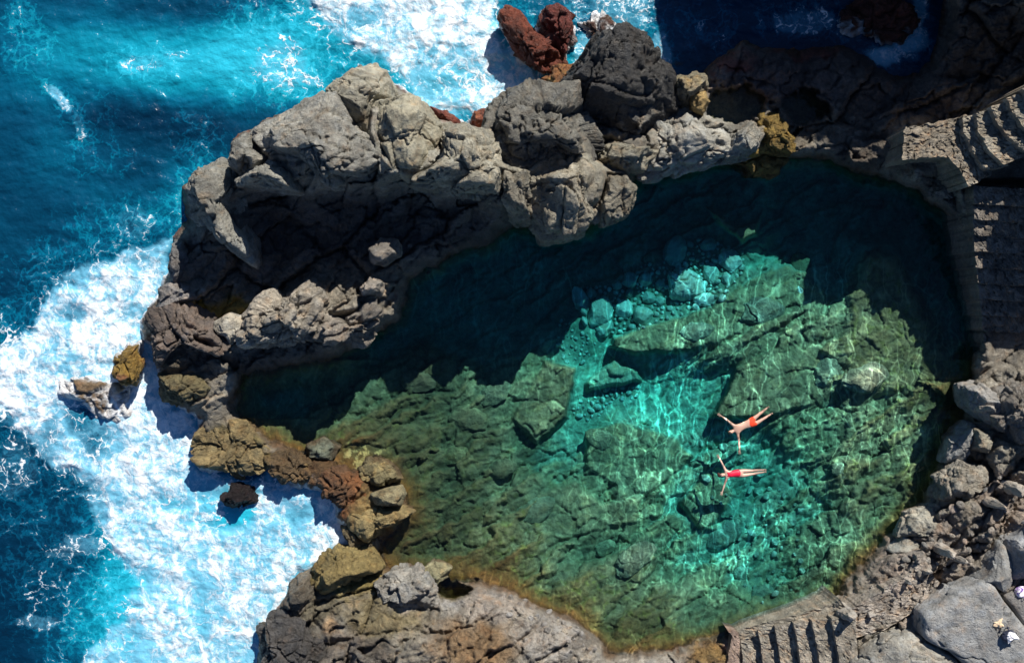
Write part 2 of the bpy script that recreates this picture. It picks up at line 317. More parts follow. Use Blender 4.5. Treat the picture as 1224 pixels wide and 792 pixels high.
TAN = (.285, .275, .235); GREY = (.29, .275, .235); DARK = (.055, .053, .05); SLATE = (.27, .27, .265)
RIDGE = 'boulders along the northern rock ridge'
BL = [
 # outline, top, bottom, colour, label, keyword extras
 ([(219, 225), (236, 206), (260, 192), (276, 197), (284, 218), (281, 242), (294, 303), (268, 288), (245, 268), (224, 255)], 3.9, -.5, TAN, 'weathered tan outcrop at the western tip of the ridge, narrowing down to a sharp toe', {}),
 ([(275, 166), (290, 157), (303, 160), (322, 190), (310, 202), (286, 213), (276, 196)], 4.4, 0, TAN, 'small squarish pale block beside the sea, above the pointed western outcrop', {}),
 ([(284, 212), (310, 196), (332, 188), (353, 205), (355, 228), (330, 222), (286, 220)], 5.0, 1.2, TAN, 'low wedge of pale rock at the brink of the dark shaded hollow', {}),
 ([(301, 148), (345, 131), (388, 112), (402, 110), (412, 140), (455, 172), (462, 200), (452, 222), (392, 218), (374, 200), (345, 190), (322, 188), (304, 166)], 5.8, 0, (.31, .297, .255), 'largest rough tan rock mass on the ridge, pitted and sunlit', {'rough': .10}),
 ([(402, 98), (424, 79), (444, 73), (458, 79), (466, 98), (468, 114), (446, 130), (443, 160), (446, 176), (425, 160), (404, 142), (394, 115)], 4.6, -.5, (.31, .29, .225), 'smooth finger of grey rock rising to the northernmost point beside the foam', {'mat': 'S', 'rough': .07}),
 ([(444, 130), (450, 120), (484, 111), (503, 122), (520, 142), (528, 163), (524, 187), (505, 205), (486, 207), (469, 200), (452, 175), (443, 151)], 5.3, 1, (.31, .285, .21), 'big egg shaped olive boulder wedged in the crack of the ridge', {'n': 2.6, 'rough': .08, 'mat': 'S'}),
 ([(503, 207), (527, 187), (524, 150), (548, 148), (590, 150), (597, 182), (599, 238), (560, 230), (525, 226), (482, 218)], 5.5, .5, (.33, .305, .235), 'broad sloping slab between the egg shaped boulder and the dark boulders', {'tilt': (0, -.04)}),
 ([(589, 156), (599, 133), (643, 110), (686, 106), (690, 140), (706, 164), (706, 188), (668, 182), (630, 205), (600, 198), (587, 180)], 4.6, .2, (.20, .19, .16), 'lumpy grey boulder with a wet blackened top next to the giant black boulder', {'rough': .13, 'wet': .4, 'algae': (DARK, .75)}),
 ([(678, 112), (687, 80), (710, 52), (747, 34), (773, 47), (782, 72), (806, 90), (812, 126), (798, 148), (769, 158), (731, 156), (680, 152)], 3.9, -.8, (.065, .063, .06), 'giant glossy black boulder standing above the surf', {'rough': .10, 'tilt': (0, .80), 'wet': .8, 'facets': 7, 'n': 2.7}),
 ([(630, 206), (668, 181), (719, 192), (726, 206), (719, 228), (712, 254), (700, 272), (652, 278), (630, 250)], 4.7, -.3, (.30, .27, .205), 'bulky pitted boulder overhanging the pool with sunlight on its top', {'rough': .10}),
 ([(725, 205), (750, 208), (757, 233), (750, 252), (722, 266), (712, 246), (718, 228)], 3.3, -.3, (.25, .225, .17), 'smaller craggy block leaning against the overhanging pool boulder', {'rough': .11}),
 ([(706, 164), (731, 164), (757, 180), (783, 177), (772, 203), (731, 204), (708, 192)], 2.9, .3, (.32, .295, .225), 'rounded pale knuckle of rock between giant black boulder and the pool', {'rough': .12}),
 ([(597, 200), (630, 205), (630, 250), (638, 262), (615, 258), (598, 240)], 5.0, .2, (.27, .245, .19), 'narrow upright block squeezed between sloping slab and overhanging boulder', {}),
 ([(784, 166), (800, 142), (830, 135), (862, 150), (884, 162), (880, 178), (840, 192), (800, 202), (774, 206), (770, 190)], 2.3, 0, (.31, .30, .26), 'smooth folded pale ledge below the dark tide pool', {'mat': 'S', 'rough': .12, 'n': 2.6}),
 ([(876, 160), (895, 150), (912, 160), (905, 178), (885, 186), (862, 190)], 2.3, 0, (.27, .26, .22), 'small grooved grey rock at the eastern end of the pale ledge', {'rough': .12}),
 ([(805, 96), (833, 84), (846, 92), (842, 112), (822, 124), (804, 116)], 2.6, 0, (.25, .22, .15), 'ochre tinged rock at the corner of the tide pool, beside the sea', {'algae': ((.38, .25, .07), .5), 'rough': .14}),
 ([(826, 113), (842, 110), (848, 122), (840, 134), (827, 128)], 2.4, .3, (.44, .31, .13), 'small bright yellow crusted knob at the edge of the dark tide pool', {'rough': .12}),
 ([(914, 140), (930, 136), (946, 162), (942, 180), (918, 178), (910, 160)], 1.9, 0, (.22, .145, .035), 'yellow weed covered rock just right of the pale ledge', {'rough': .15, 'wet': .4}),
 ([(886, 192), (912, 184), (938, 190), (928, 204), (898, 208)], .9, -.8, (.22, .15, .04), 'low brown weedy rock at the northern waterline of the pool', {'rough': .16, 'wet': .5}),
 ([(204, 288), (222, 283), (226, 300), (220, 330), (212, 342), (203, 328)], 1.9, -.5, (.17, .165, .16), 'slender grey pillar rock standing at the western sea edge', {}),
 ([(187, 346), (205, 337), (228, 345), (240, 358), (215, 365), (190, 372)], 1.9, -.4, (.26, .24, .22), 'light grey hump above the ochre puddle at the western shore', {'rough': .08}),
 ([(168, 386), (188, 370), (225, 374), (246, 394), (262, 412), (240, 432), (205, 440), (182, 420)], 2.0, -.5, (.15, .12, .10), 'dark brown layered rock jutting into the surf from the western shore', {'rough': .17, 'wet': .35}),
 ([(186, 448), (205, 440), (236, 446), (250, 462), (228, 476), (195, 476)], 1.5, -.5, (.17, .14, .07), 'olive mottled rock just below the dark layered shore rock', {'rough': .15, 'wet': .4}),
 ([(256, 386), (275, 376), (292, 380), (294, 402), (275, 410), (258, 402)], 2.0, .4, (.33, .30, .24), 'smooth pale stone right of the yellow puddle', {'mat': 'S', 'rough': .06}),
 ([(290, 388), (318, 364), (352, 350), (364, 338), (374, 346), (390, 372), (375, 392), (345, 400), (316, 410), (294, 406)], 3.0, .3, (.32, .285, .23), 'long sunlit crest rock lying across the middle of the dark shaded hollow', {'rough': .17}),
 ([(372, 392), (396, 374), (424, 372), (450, 356), (458, 368), (450, 388), (425, 405), (390, 412), (374, 408)], 2.7, .2, (.26, .23, .19), 'crumbled lumpy rock right of the long sunlit crest, half in shade', {'rough': .2}),
 ([(442, 298), (455, 287), (472, 289), (475, 304), (458, 315), (443, 310)], 3.1, 1.0, (.28, .25, .21), 'lone sunlit knob surrounded by dark shadow above the pool', {'rough': .13}),
 ([(431, 343), (441, 331), (455, 337), (452, 350), (434, 352)], 3.2, 1.0, (.33, .295, .25), 'small sunlit stone perched below the lone sunlit knob', {'rough': .13}),
 ([(237, 520), (258, 505), (290, 508), (316, 538), (312, 556), (296, 566), (236, 557), (229, 540)], 1.0, -.6, (.25, .19, .09), 'flat olive and gold slab rock at the start of the low spit beside the surf', {'rough': .10, 'wet': .5}),
 ([(322, 548), (345, 540), (372, 556), (380, 572), (352, 578), (330, 566)], .95, -.4, (.15, .10, .05), 'knobbly dark brown rock on the narrow part of the spit, lapped by foam', {'rough': .16, 'wet': .6, 'algae': ((.22, .16, .04), .6)}),
 ([(384, 566), (404, 556), (424, 566), (430, 590), (410, 606), (392, 592)], 1.1, -.4, (.15, .08, .04), 'rusty brown rock where the spit widens, edge wet with foam', {'rough': .16, 'wet': .6, 'algae': ((.30, .12, .04), .5)}),
 ([(430, 560), (446, 548), (470, 556), (478, 572), (452, 580), (434, 574)], .75, -.3, (.22, .19, .10), 'mottled rock with pale crust beside the yellow patches of the spit', {'rough': .14, 'wet': .4, 'algae': ((.42, .32, .13), .5)}),
 ([(365, 532), (384, 524), (402, 534), (394, 548), (372, 546)], .5, -.4, (.16, .18, .13), 'low grey green rock at the pool side of the spit', {'rough': .14, 'wet': .5}),
 ([(408, 632), (424, 628), (444, 642), (440, 658), (420, 656)], .8, -.4, (.14, .11, .06), 'small dark rock in the gap between the spit and the southern shore', {'rough': .14, 'wet': .6}),
 ([(443, 592), (478, 582), (483, 592), (478, 604), (448, 604)], 1.6, .3, (.30, .26, .15), 'small tilted flat stone lying on the rusty spit', {'rough': .06}),
 ([(420, 612), (445, 605), (478, 608), (496, 612), (470, 628), (440, 640), (424, 632)], 1.3, -.4, (.26, .20, .09), 'golden brown rock at the inner end of the spit, over the dark gap', {'rough': .12, 'wet': .4}),
 ([(374, 682), (400, 656), (438, 662), (450, 682), (420, 694), (392, 708), (374, 700)], 2.0, -.5, (.25, .19, .075), 'rounded golden weedy boulder where the foam ends at the southwest shore', {'rough': .11, 'wet': .5}),
 ([(338, 722), (347, 702), (367, 688), (374, 714), (358, 730), (342, 732)], 1.9, -.5, (.14, .12, .09), 'dark angular rock on the surf edge left of the golden weedy boulder', {'rough': .12, 'wet': .6}),
 ([(310, 765), (318, 745), (340, 728), (366, 738), (382, 764), (378, 806), (310, 815)], 2.0, -.5, (.075, .07, .065), 'glossy wet black boulder at the bottom left of the southern shore', {'rough': .12, 'wet': .95}),
 ([(448, 700), (470, 688), (500, 682), (515, 700), (510, 722), (488, 728), (462, 722)], 2.0, .1, (.30, .285, .25), 'pale grey peaked rock left of the small round rock pool', {'rough': .12}),
 ([(505, 684), (520, 672), (538, 680), (528, 694), (512, 700)], .8, -.3, (.29, .27, .16), 'little crinkled rock at the upper edge of the small round rock pool', {'rough': .15}),
 ([(1104, 734), (1144, 708), (1179, 694), (1194, 718), (1222, 752), (1262, 800), (1240, 850), (1180, 830), (1150, 790), (1136, 776), (1106, 762)], 3.1, .9, (.30, .30, .29), 'biggest smooth grey slab where the backpack and sandals lie', {'mat': 'S', 'n': 9, 'facets': 0, 'rough': .03, 'strat': .2}),
 ([(1170, 694), (1186, 672), (1200, 650), (1208, 664), (1212, 696), (1200, 706), (1186, 702)], 3.3, .5, (.25, .25, .24), 'upright slate blade standing at the corner of the biggest smooth slab', {'mat': 'S', 'rough': .05}),
 ([(1206, 656), (1226, 628), (1262, 630), (1270, 690), (1230, 694), (1214, 690)], 3.6, .5, SLATE, 'rounded smooth grey boulder at the right edge above the purple bag', {'mat': 'S', 'rough': .04}),
 ([(1197, 712), (1226, 700), (1280, 715), (1290, 790), (1252, 780), (1224, 750)], 2.9, .8, (.26, .25, .235), 'flat grey slab under the purple bag, right of a long straight crack', {'mat': 'S', 'n': 9, 'facets': 0, 'rough': .03, 'strat': .2}),
 ([(1020, 792), (1060, 760), (1086, 755), (1128, 778), (1150, 800), (1160, 850), (1010, 850)], 2.9, 0, (.29, .275, .235), 'long low grey slab at the bottom edge below the rubble', {'mat': 'S', 'n': 7, 'facets': 1, 'rough': .05, 'strat': .4}),
 ([(1076, 642), (1088, 616), (1116, 606), (1122, 622), (1108, 644)], 1.4, -.2, (.29, .275, .225), 'smooth pale shoreline rock with brown weed at its foot, by the rubble', {'mat': 'S', 'rough': .08}),
 ([(1062, 658), (1080, 642), (1108, 646), (1100, 656), (1072, 664)], 1.2, -.1, (.29, .28, .24), 'flat leaf shaped grey rock just below the smooth pale shoreline rock', {'mat': 'S', 'rough': .06}),
 ([(1158, 462), (1176, 458), (1190, 466), (1204, 488), (1192, 510), (1176, 496), (1162, 486)], 2.2, -.3, (.27, .26, .24), 'leaning grey slab rock at the eastern shore, half in shade', {'mat': 'S', 'rough': .08}),
 ([(1132, 552), (1139, 524), (1158, 504), (1172, 510), (1166, 530), (1150, 554)], 1.4, -.3, (.25, .25, .235), 'smooth dark grey rock dipping into brown weed on the eastern shore', {'mat': 'S', 'rough': .07}),
 ([(1168, 514), (1186, 520), (1182, 541), (1165, 538)], 2.0, .2, (.33, .30, .23), 'small cream coloured block behind the dark grey eastern shore rock', {'rough': .1}),
 ([(1126, 572), (1150, 556), (1176, 560), (1180, 582), (1155, 600), (1124, 596)], 1.9, 0, (.30, .275, .225), 'broad weathered rock below the dark grey eastern shore rock', {'rough': .13}),
 ([(1198, 478), (1224, 462), (1256, 470), (1250, 520), (1222, 530), (1202, 506)], 3.0, .3, (.24, .22, .19), 'craggy block at the right edge in the shade of the eastern cliff', {'rough': .14}),
]
PEBPOLY = [(690, 345), (735, 340), (790, 300), (840, 285), (890, 300), (885, 335), (860, 360), (810, 378), (770, 392), (735, 398), (700, 390)]
PEB2 = [(682, 490), (700, 475), (730, 462), (765, 462), (760, 474), (735, 480), (720, 495), (700, 505)]
PEB3 = [(668, 378), (690, 388), (712, 410), (700, 440), (665, 430)]
PEB4 = [(820, 520), (900, 545), (960, 600), (960, 700), (900, 725), (850, 650), (850, 590)]
CARVE = [([(1070, 140), (1160, 120), (1300, 60), (1330, 200), (1180, 235), (1150, 205), (1070, 200)], 2.9),
         ([(1160, 215), (1290, 215), (1290, 440), (1185, 440)], 1.3),
         ([(880, 756), (1020, 742), (1030, 850), (880, 850)], 1.1)]
def mixc(c, f, rgb):
    f = np.clip(f, 0, 1)[..., None]
    return c * (1 - f) + np.array(rgb) * f

def terrain_fields(X, Y):
    """height above the sea and colour of the rock for each traced point"""
    wx = 9 * fbm(X / 42, Y / 42, 4, 3) + 3.5 * fbm(X / 11, Y / 11, 3, 5)
    wy = 9 * fbm(X / 42, Y / 42, 4, 33) + 3.5 * fbm(X / 11, Y / 11, 3, 35)
    Xw, Yw = X + wx, Y + wy
    sc_ = polysd(Xw, Yw, COAST); sp = polysd(Xw, Yw, POOL)
    out = -sp                                   # >0 outside of the pool
    land = shepard(X, Y, LANDZ, 24)
    bed = shepard(X, Y, BEDZ, 24)
    # fractured blocks, elongated towards the upper right
    a = math.radians(-33)
    U = (Xw * math.cos(a) + Yw * math.sin(a)); V = (-Xw * math.sin(a) + Yw * math.cos(a))
    def plates(su, sv, s, tilt):
        f1, f2, cid, ox, oy = worley(U / su, V / sv, s)
        t1 = (hsh(np.floor(cid * 9999), 1, 2, s) - .5); t2 = (hsh(np.floor(cid * 9999), 5, 2, s) - .5)
        return (cid - .5) + tilt * (ox * t1 + oy * t2) * 2, sstep(0.0, .16, f2 - f1), cid
    p1, k1, c1 = plates(95, 46, 1, .8)
    p2, k2, c2 = plates(38, 21, 2, .9)
    p3, k3, c3 = plates(15, 9.5, 3, 1.0)
    r1 = ridged(X / 60, Y / 60, 6, 9)
    f4 = fbm(X / 16, Y / 16, 5, 12)
    pit = fbm(X / 5.5, Y / 5.5, 3, 15)
    detail_l = 0.65 * p1 + .34 * p2 + .10 * p3 - .26 * (1 - k1) - .10 * (1 - k2) - .02 * (1 - k3) + .26 * r1 + .16 * f4 + .05 * pit
    zl = land + detail_l * np.clip(.5 + land * .2, .55, 1.0)
    for (poly, zt, *_r) in BL + [(P_, z_, 0) for P_, z_ in CARVE]:
        q_ = np.array(poly); lo_ = q_.min(0) - 25; hi_ = q_.max(0) + 25
        m_ = (X > lo_[0]) & (X < hi_[0]) & (Y > lo_[1]) & (Y < hi_[1])
        if not m_.any(): continue
        w_ = sstep(-4, 7, polysd(X[m_], Y[m_], poly)); t_ = np.minimum(zl[m_], zt - (1.1 if zt > 2.4 else .45))
        zl[m_] = zl[m_] * (1 - w_) + t_ * w_
    # rise out of the water
    edge = np.minimum(sc_, out)
    lip = 0.05 + 0.085 * edge + .15 * fbm(X / 14, Y / 14, 4, 44)
    coast_side = sc_ < out
    lip = np.where(coast_side, 0.02 + .13 * edge + .18 * f4, lip)
    northshore = sstep(520, 440, Y) * (1 - coast_side)
    lip = lip + northshore * edge * .09
    k = .5
    zl = -k * np.log(np.exp(-np.clip(zl, -8, 12) / k) + np.exp(-np.clip(lip, -8, 12) / k))
    # bed of the pool
    ph = V / 34 + .9 * fbm(U / 110, V / 60, 4, 301); fr_ = ph - np.floor(ph)
    ledge = (1 - fr_) * sstep(0, .16, fr_) - .5; ledge = ledge * (.5 + .8 * hsh(np.floor(ph), np.floor(U / 120 + .8 * fbm(V / 40, U / 90, 2, 9)), 4, 5))
    ph2 = V / 12 + 1.1 * fbm(U / 45, V / 25, 4, 311); fr2 = ph2 - np.floor(ph2); led2 = (1 - fr2) * sstep(0, .2, fr2) - .5
    detail_b = .46 * ledge + .12 * led2 + .26 * p1 + .13 * p2 + .05 * p3 - .10 * (1 - k1) - .06 * (1 - k2) - .02 * (1 - k3) + .07 * f4 + .015 * pit
    sandy = sstep(-2.3, -2.8, bed) * sstep(330, 380, Y)
    peb_ = np.maximum(np.maximum(sstep(-6, 8, polysd(X, Y, PEBPOLY)), sstep(-4, 6, polysd(X, Y, PEB2))), sstep(-6, 8, polysd(X, Y, PEB3)))
    zb = bed + detail_b * (1 - .45 * sandy) * (1 - .85 * peb_)
    fall = -0.03 - .075 * sp
    fall = np.where(Y < 430, -0.1 - .22 * sp, fall) + .1 * f4
    fall = np.where((X < 620) & (Y > 500), -.02 - .04 * sp + .12 * f4 + .10 * p3, fall)
    zb = k * .6 * np.log(np.exp(np.clip(zb, -9, 5) / (k * .6)) + np.exp(np.clip(fall, -9, 5) / (k * .6)))
    # big slabs and undercut ledges on the bed (traced)
    def slab(poly, top, dx=0, dy=0, soft=5):
        nonlocal zb
        s_ = polysd(Xw * .5 + X * .5, Yw * .5 + Y * .5, poly)
        t = top + dx * (X - poly[0][0]) / 100 + dy * (Y - poly[0][1]) / 100 + .08 * p3 + .07 * f4 - .03 * (1 - k3) + .12 * p2 - .07 * (1 - k2)
        w = sstep(-soft * .3, soft, s_)
        zb = zb * (1 - w) + t * w
    slab([(733, 402), (790, 385), (850, 365), (900, 330), (945, 315), (985, 350), (960, 372), (905, 392), (850, 412), (812, 422), (755, 424), (728, 415)], -1.75, .1, .5)
    slab([(700, 455), (735, 425), (765, 442), (770, 455), (730, 462), (700, 470)], -2.3)
    slab([(700, 515), (745, 505), (800, 520), (830, 545), (800, 575), (760, 600), (700, 560)], -1.75, -.1, .2)
    slab([(640, 590), (690, 575), (720, 600), (770, 590), (760, 625), (700, 640), (650, 640)], -1.35)
    slab([(735, 690), (768, 655), (775, 648), (785, 668), (750, 705), (728, 715)], -1.0)
    slab([(850, 500), (880, 440), (960, 400), (1000, 430), (980, 480), (920, 500)], -1.25, 0, .2)
    slab([(812, 600), (850, 560), (880, 590), (840, 640)], -1.9)
    slab([(845, 248), (860, 252), (880, 270), (905, 262), (912, 250), (905, 280), (888, 292), (868, 278)], -1.6)
    slab([(1035, 300), (1075, 305), (1110, 370), (1120, 430), (1090, 470), (1040, 470), (1000, 440), (1008, 380)], -.95, 0, .05, 14)
    slab([(650, 430), (690, 440), (680, 500), (640, 530), (610, 500)], -1.25)
    zb = np.where(zb < 0, zb * .72, zb)      # refraction lifts the bed towards the eye
    w = sstep(-1.5, 2.5, sp)
    z = zl * (1 - w) + zb * w
    # outside of the coast it drops under the sea
    ws = sstep(0, -6, sc_)
    z = z * (1 - ws) + (-.6 + .05 * sc_.clip(-80, 0)) * ws
    # small hollows that hold tide water
    for (x, y, rx, ry, zz) in ((540, 702, 24, 13, -.15), (882, 126, 34, 22, .75), (960, 128, 30, 14, .6)):
        g = blob(X + wx * 2.2, Y + wy * 2.2, x, y, rx * 1.15, ry * 1.15)
        z = z * (1 - sstep(.3, .55, g)) + (zz - .35 + .15 * f4) * sstep(.3, .55, g)
    # ---- colour
    n = fbm(X / 30, Y / 30, 5, 51); n2 = fbm(X / 9, Y / 9, 4, 61)
    c = np.zeros(X.shape + (3,)) + np.array((.26, .235, .19))
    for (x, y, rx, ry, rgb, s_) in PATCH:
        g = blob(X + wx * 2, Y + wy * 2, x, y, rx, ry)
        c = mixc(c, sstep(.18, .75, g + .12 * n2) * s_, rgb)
    c *= (1 + .28 * (c2 - .5) + .2 * (c3 - .5) + .35 * n)[..., None]
    # wet and weedy belt above the water
    belt = sstep(1.0, .1, z + .35 * n2) * sstep(16, 2, edge)
    c = mixc(c, belt * .85 * (0.25 + .75 * sstep(-.2, .15, n)), (.10, .055, .022))
    red = sstep(.1, .3, n2 + .4 * n) * belt * coast_side
    c = mixc(c, red * .9, (.24, .085, .04))
    sur = np.maximum(blob(X, Y, 250, 520, 90, 90), np.maximum(blob(X, Y, 380, 640, 70, 70), np.maximum(blob(X, Y, 180, 400, 40, 90), blob(X, Y, 560, 130, 110, 50))))
    c = mixc(c, sstep(.42, .22, z + .5 * n2 + .25 * n) * coast_side * sstep(.15, .5, sur) * sstep(20, 6, edge), (.80, .84, .87))
    # pool bed
    stone = np.zeros(c.shape) + np.array((.27, .228, .125))
    stone *= (1 + .55 * (c2 - .5) + .45 * (c3 - .5) + .5 * n + .35 * n2)[..., None]
    stone = mixc(stone, sstep(.05, .40, n2 + .5 * n) * .5, (.12, .105, .05))
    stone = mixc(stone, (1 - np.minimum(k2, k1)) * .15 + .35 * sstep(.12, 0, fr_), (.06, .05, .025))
    sand = np.zeros(c.shape) + np.array((.33, .36, .25)); sand *= (1 + .35 * (c3 - .5) + .3 * n2)[..., None]
    bc = stone * (1 - sstep(-1.35, -1.8, z + .15 * n2)[..., None]) + sand * sstep(-1.35, -1.8, z + .15 * n2)[..., None]
    bc = mixc(bc, sstep(-.95, -.4, z + .2 * n2) * .75, (.15, .125, .04))
    bc = mixc(bc, sstep(-.5, -.18, z + .15 * n2) * .9, (.11, .06, .016))
    bc = mixc(bc, sstep(.15, .35, n2) * sstep(-1.1, -.4, z) * .7, (.20, .20, .05))
    bc = mixc(bc, peb_ * .75, (.16, .18, .13))
    # darker weed on the western shelf
    wz = blob(X, Y, 500, 520, 90, 110) + blob(X, Y, 510, 640, 60, 50)
    bc = mixc(bc, sstep(.2, .8, wz + .35 * n + .3 * n2) * .62, (.075, .068, .03))
    bc = mixc(bc, sstep(34, 8, sp + 14 * n2 + 10 * n) * sstep(430, 520, Y + X * .12 - 60) * .8, (.15, .08, .018))
    pale = sstep(.3, .8, blob(X, Y, 440, 548, 34, 18, 10) + .5 * n2) * sstep(.0, .12, n2)
    bc = mixc(bc, pale, (.50, .38, .15))
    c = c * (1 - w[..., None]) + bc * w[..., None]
    wet = np.clip(sstep(.8, .1, z) * .8 + .8 * blob(X, Y, 735, 95, 75, 65) + .9 * blob(X, Y, 345, 770, 50, 50) + .6 * blob(X, Y, 640, 120, 60, 25) + .5 * blob(X, Y, 430, 700, 70, 40) + .6 * blob(X, Y, 210, 420, 50, 70), 0, 1)
    return z, np.clip(c, .004, .8), wet * (1 - w), sp, sc_

def axis(lo, hi, a, b, st, grow=1.12):
    mid = list(np.arange(a, b + st, st)); l = []; x = a; s = st
    while x > lo: s *= grow; x -= min(s, 60); l.append(x)
    r = []; x = mid[-1]; s = st
    while x < hi: s *= grow; x += min(s, 60); r.append(x)
    return np.array(l[::-1] + mid + r)

ST = 1.3
xs = axis(-500, 1900, -30, 1254, ST); ys = axis(-420, 1350, -30, 822, ST)
GX, GY = np.meshgrid(xs, ys)
TZ, TC, TW, SP, SC_ = terrain_fields(GX, GY)
co = W(GX, GY, 0)
f = (H - TZ) / H / S
co = np.stack([(GX - CX) * f, (CY - GY) * f, TZ], -1)
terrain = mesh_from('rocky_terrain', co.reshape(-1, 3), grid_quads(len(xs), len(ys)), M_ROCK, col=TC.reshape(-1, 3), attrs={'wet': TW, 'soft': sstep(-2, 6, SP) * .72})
tag(terrain, 'craggy volcanic shore ringing the pool and its stony bed', 'terrain', kind='structure'); del terrain['category']

def tz(px, py):
    """terrain height under a traced point"""
    j = int(np.clip(np.searchsorted(xs, px), 0, len(xs) - 1)); i = int(np.clip(np.searchsorted(ys, py), 0, len(ys) - 1))
    return float(TZ[i, j])

# ------------------------------------------------------------------ boulders
def cube_sphere(n):
    t = np.tan(np.linspace(-1, 1, n + 1) * math.pi / 4)
    vs = []; qs = []; off = 0
    for ax in range(3):
        for sg in (-1, 1):
            A, B = np.meshgrid(t, t)
            P = np.zeros(A.shape + (3,)); P[..., ax] = sg; P[..., (ax + 1) % 3] = A * sg; P[..., (ax + 2) % 3] = B
            vs.append(P.reshape(-1, 3))
            i = np.arange((n + 1) ** 2).reshape(n + 1, n + 1) + off
            qs.append(np.stack([i[:-1, :-1], i[:-1, 1:], i[1:, 1:], i[1:, :-1]], -1).reshape(-1, 4)); off += (n + 1) ** 2
    v = np.concatenate(vs); q = np.concatenate(qs)
    key = np.round(v * 1e5).astype(np.int64)
    _, idx, inv = np.unique(key, axis=0, return_index=True, return_inverse=True)
    inv = inv.reshape(-1)
    v = v[idx]; q = inv[q]
    v /= np.linalg.norm(v, axis=1, keepdims=True)
    return v, q
CS = {n: cube_sphere(n) for n in (6, 10, 20, 36, 60)}

def poly_radius(P, th):
    """outline radius about the centroid in each direction"""
    P = np.asarray(P, float); n = len(P)
    r = np.full(th.shape, 1e-3)
    dx, dy = np.cos(th), np.sin(th)
    for i in range(n):
        x0, y0 = P[i]; x1, y1 = P[(i + 1) % n]
        ex, ey = x1 - x0, y1 - y0
        den = dx * ey - dy * ex
        with np.errstate(all='ignore'):
            t = (x0 * ey - y0 * ex) / den
            u = (x0 * dy - y0 * dx) / den
        ok = (t > 0) & (u >= -1e-6) & (u <= 1 + 1e-6)
        r = np.where(ok & (t > r), t, r)
    return r

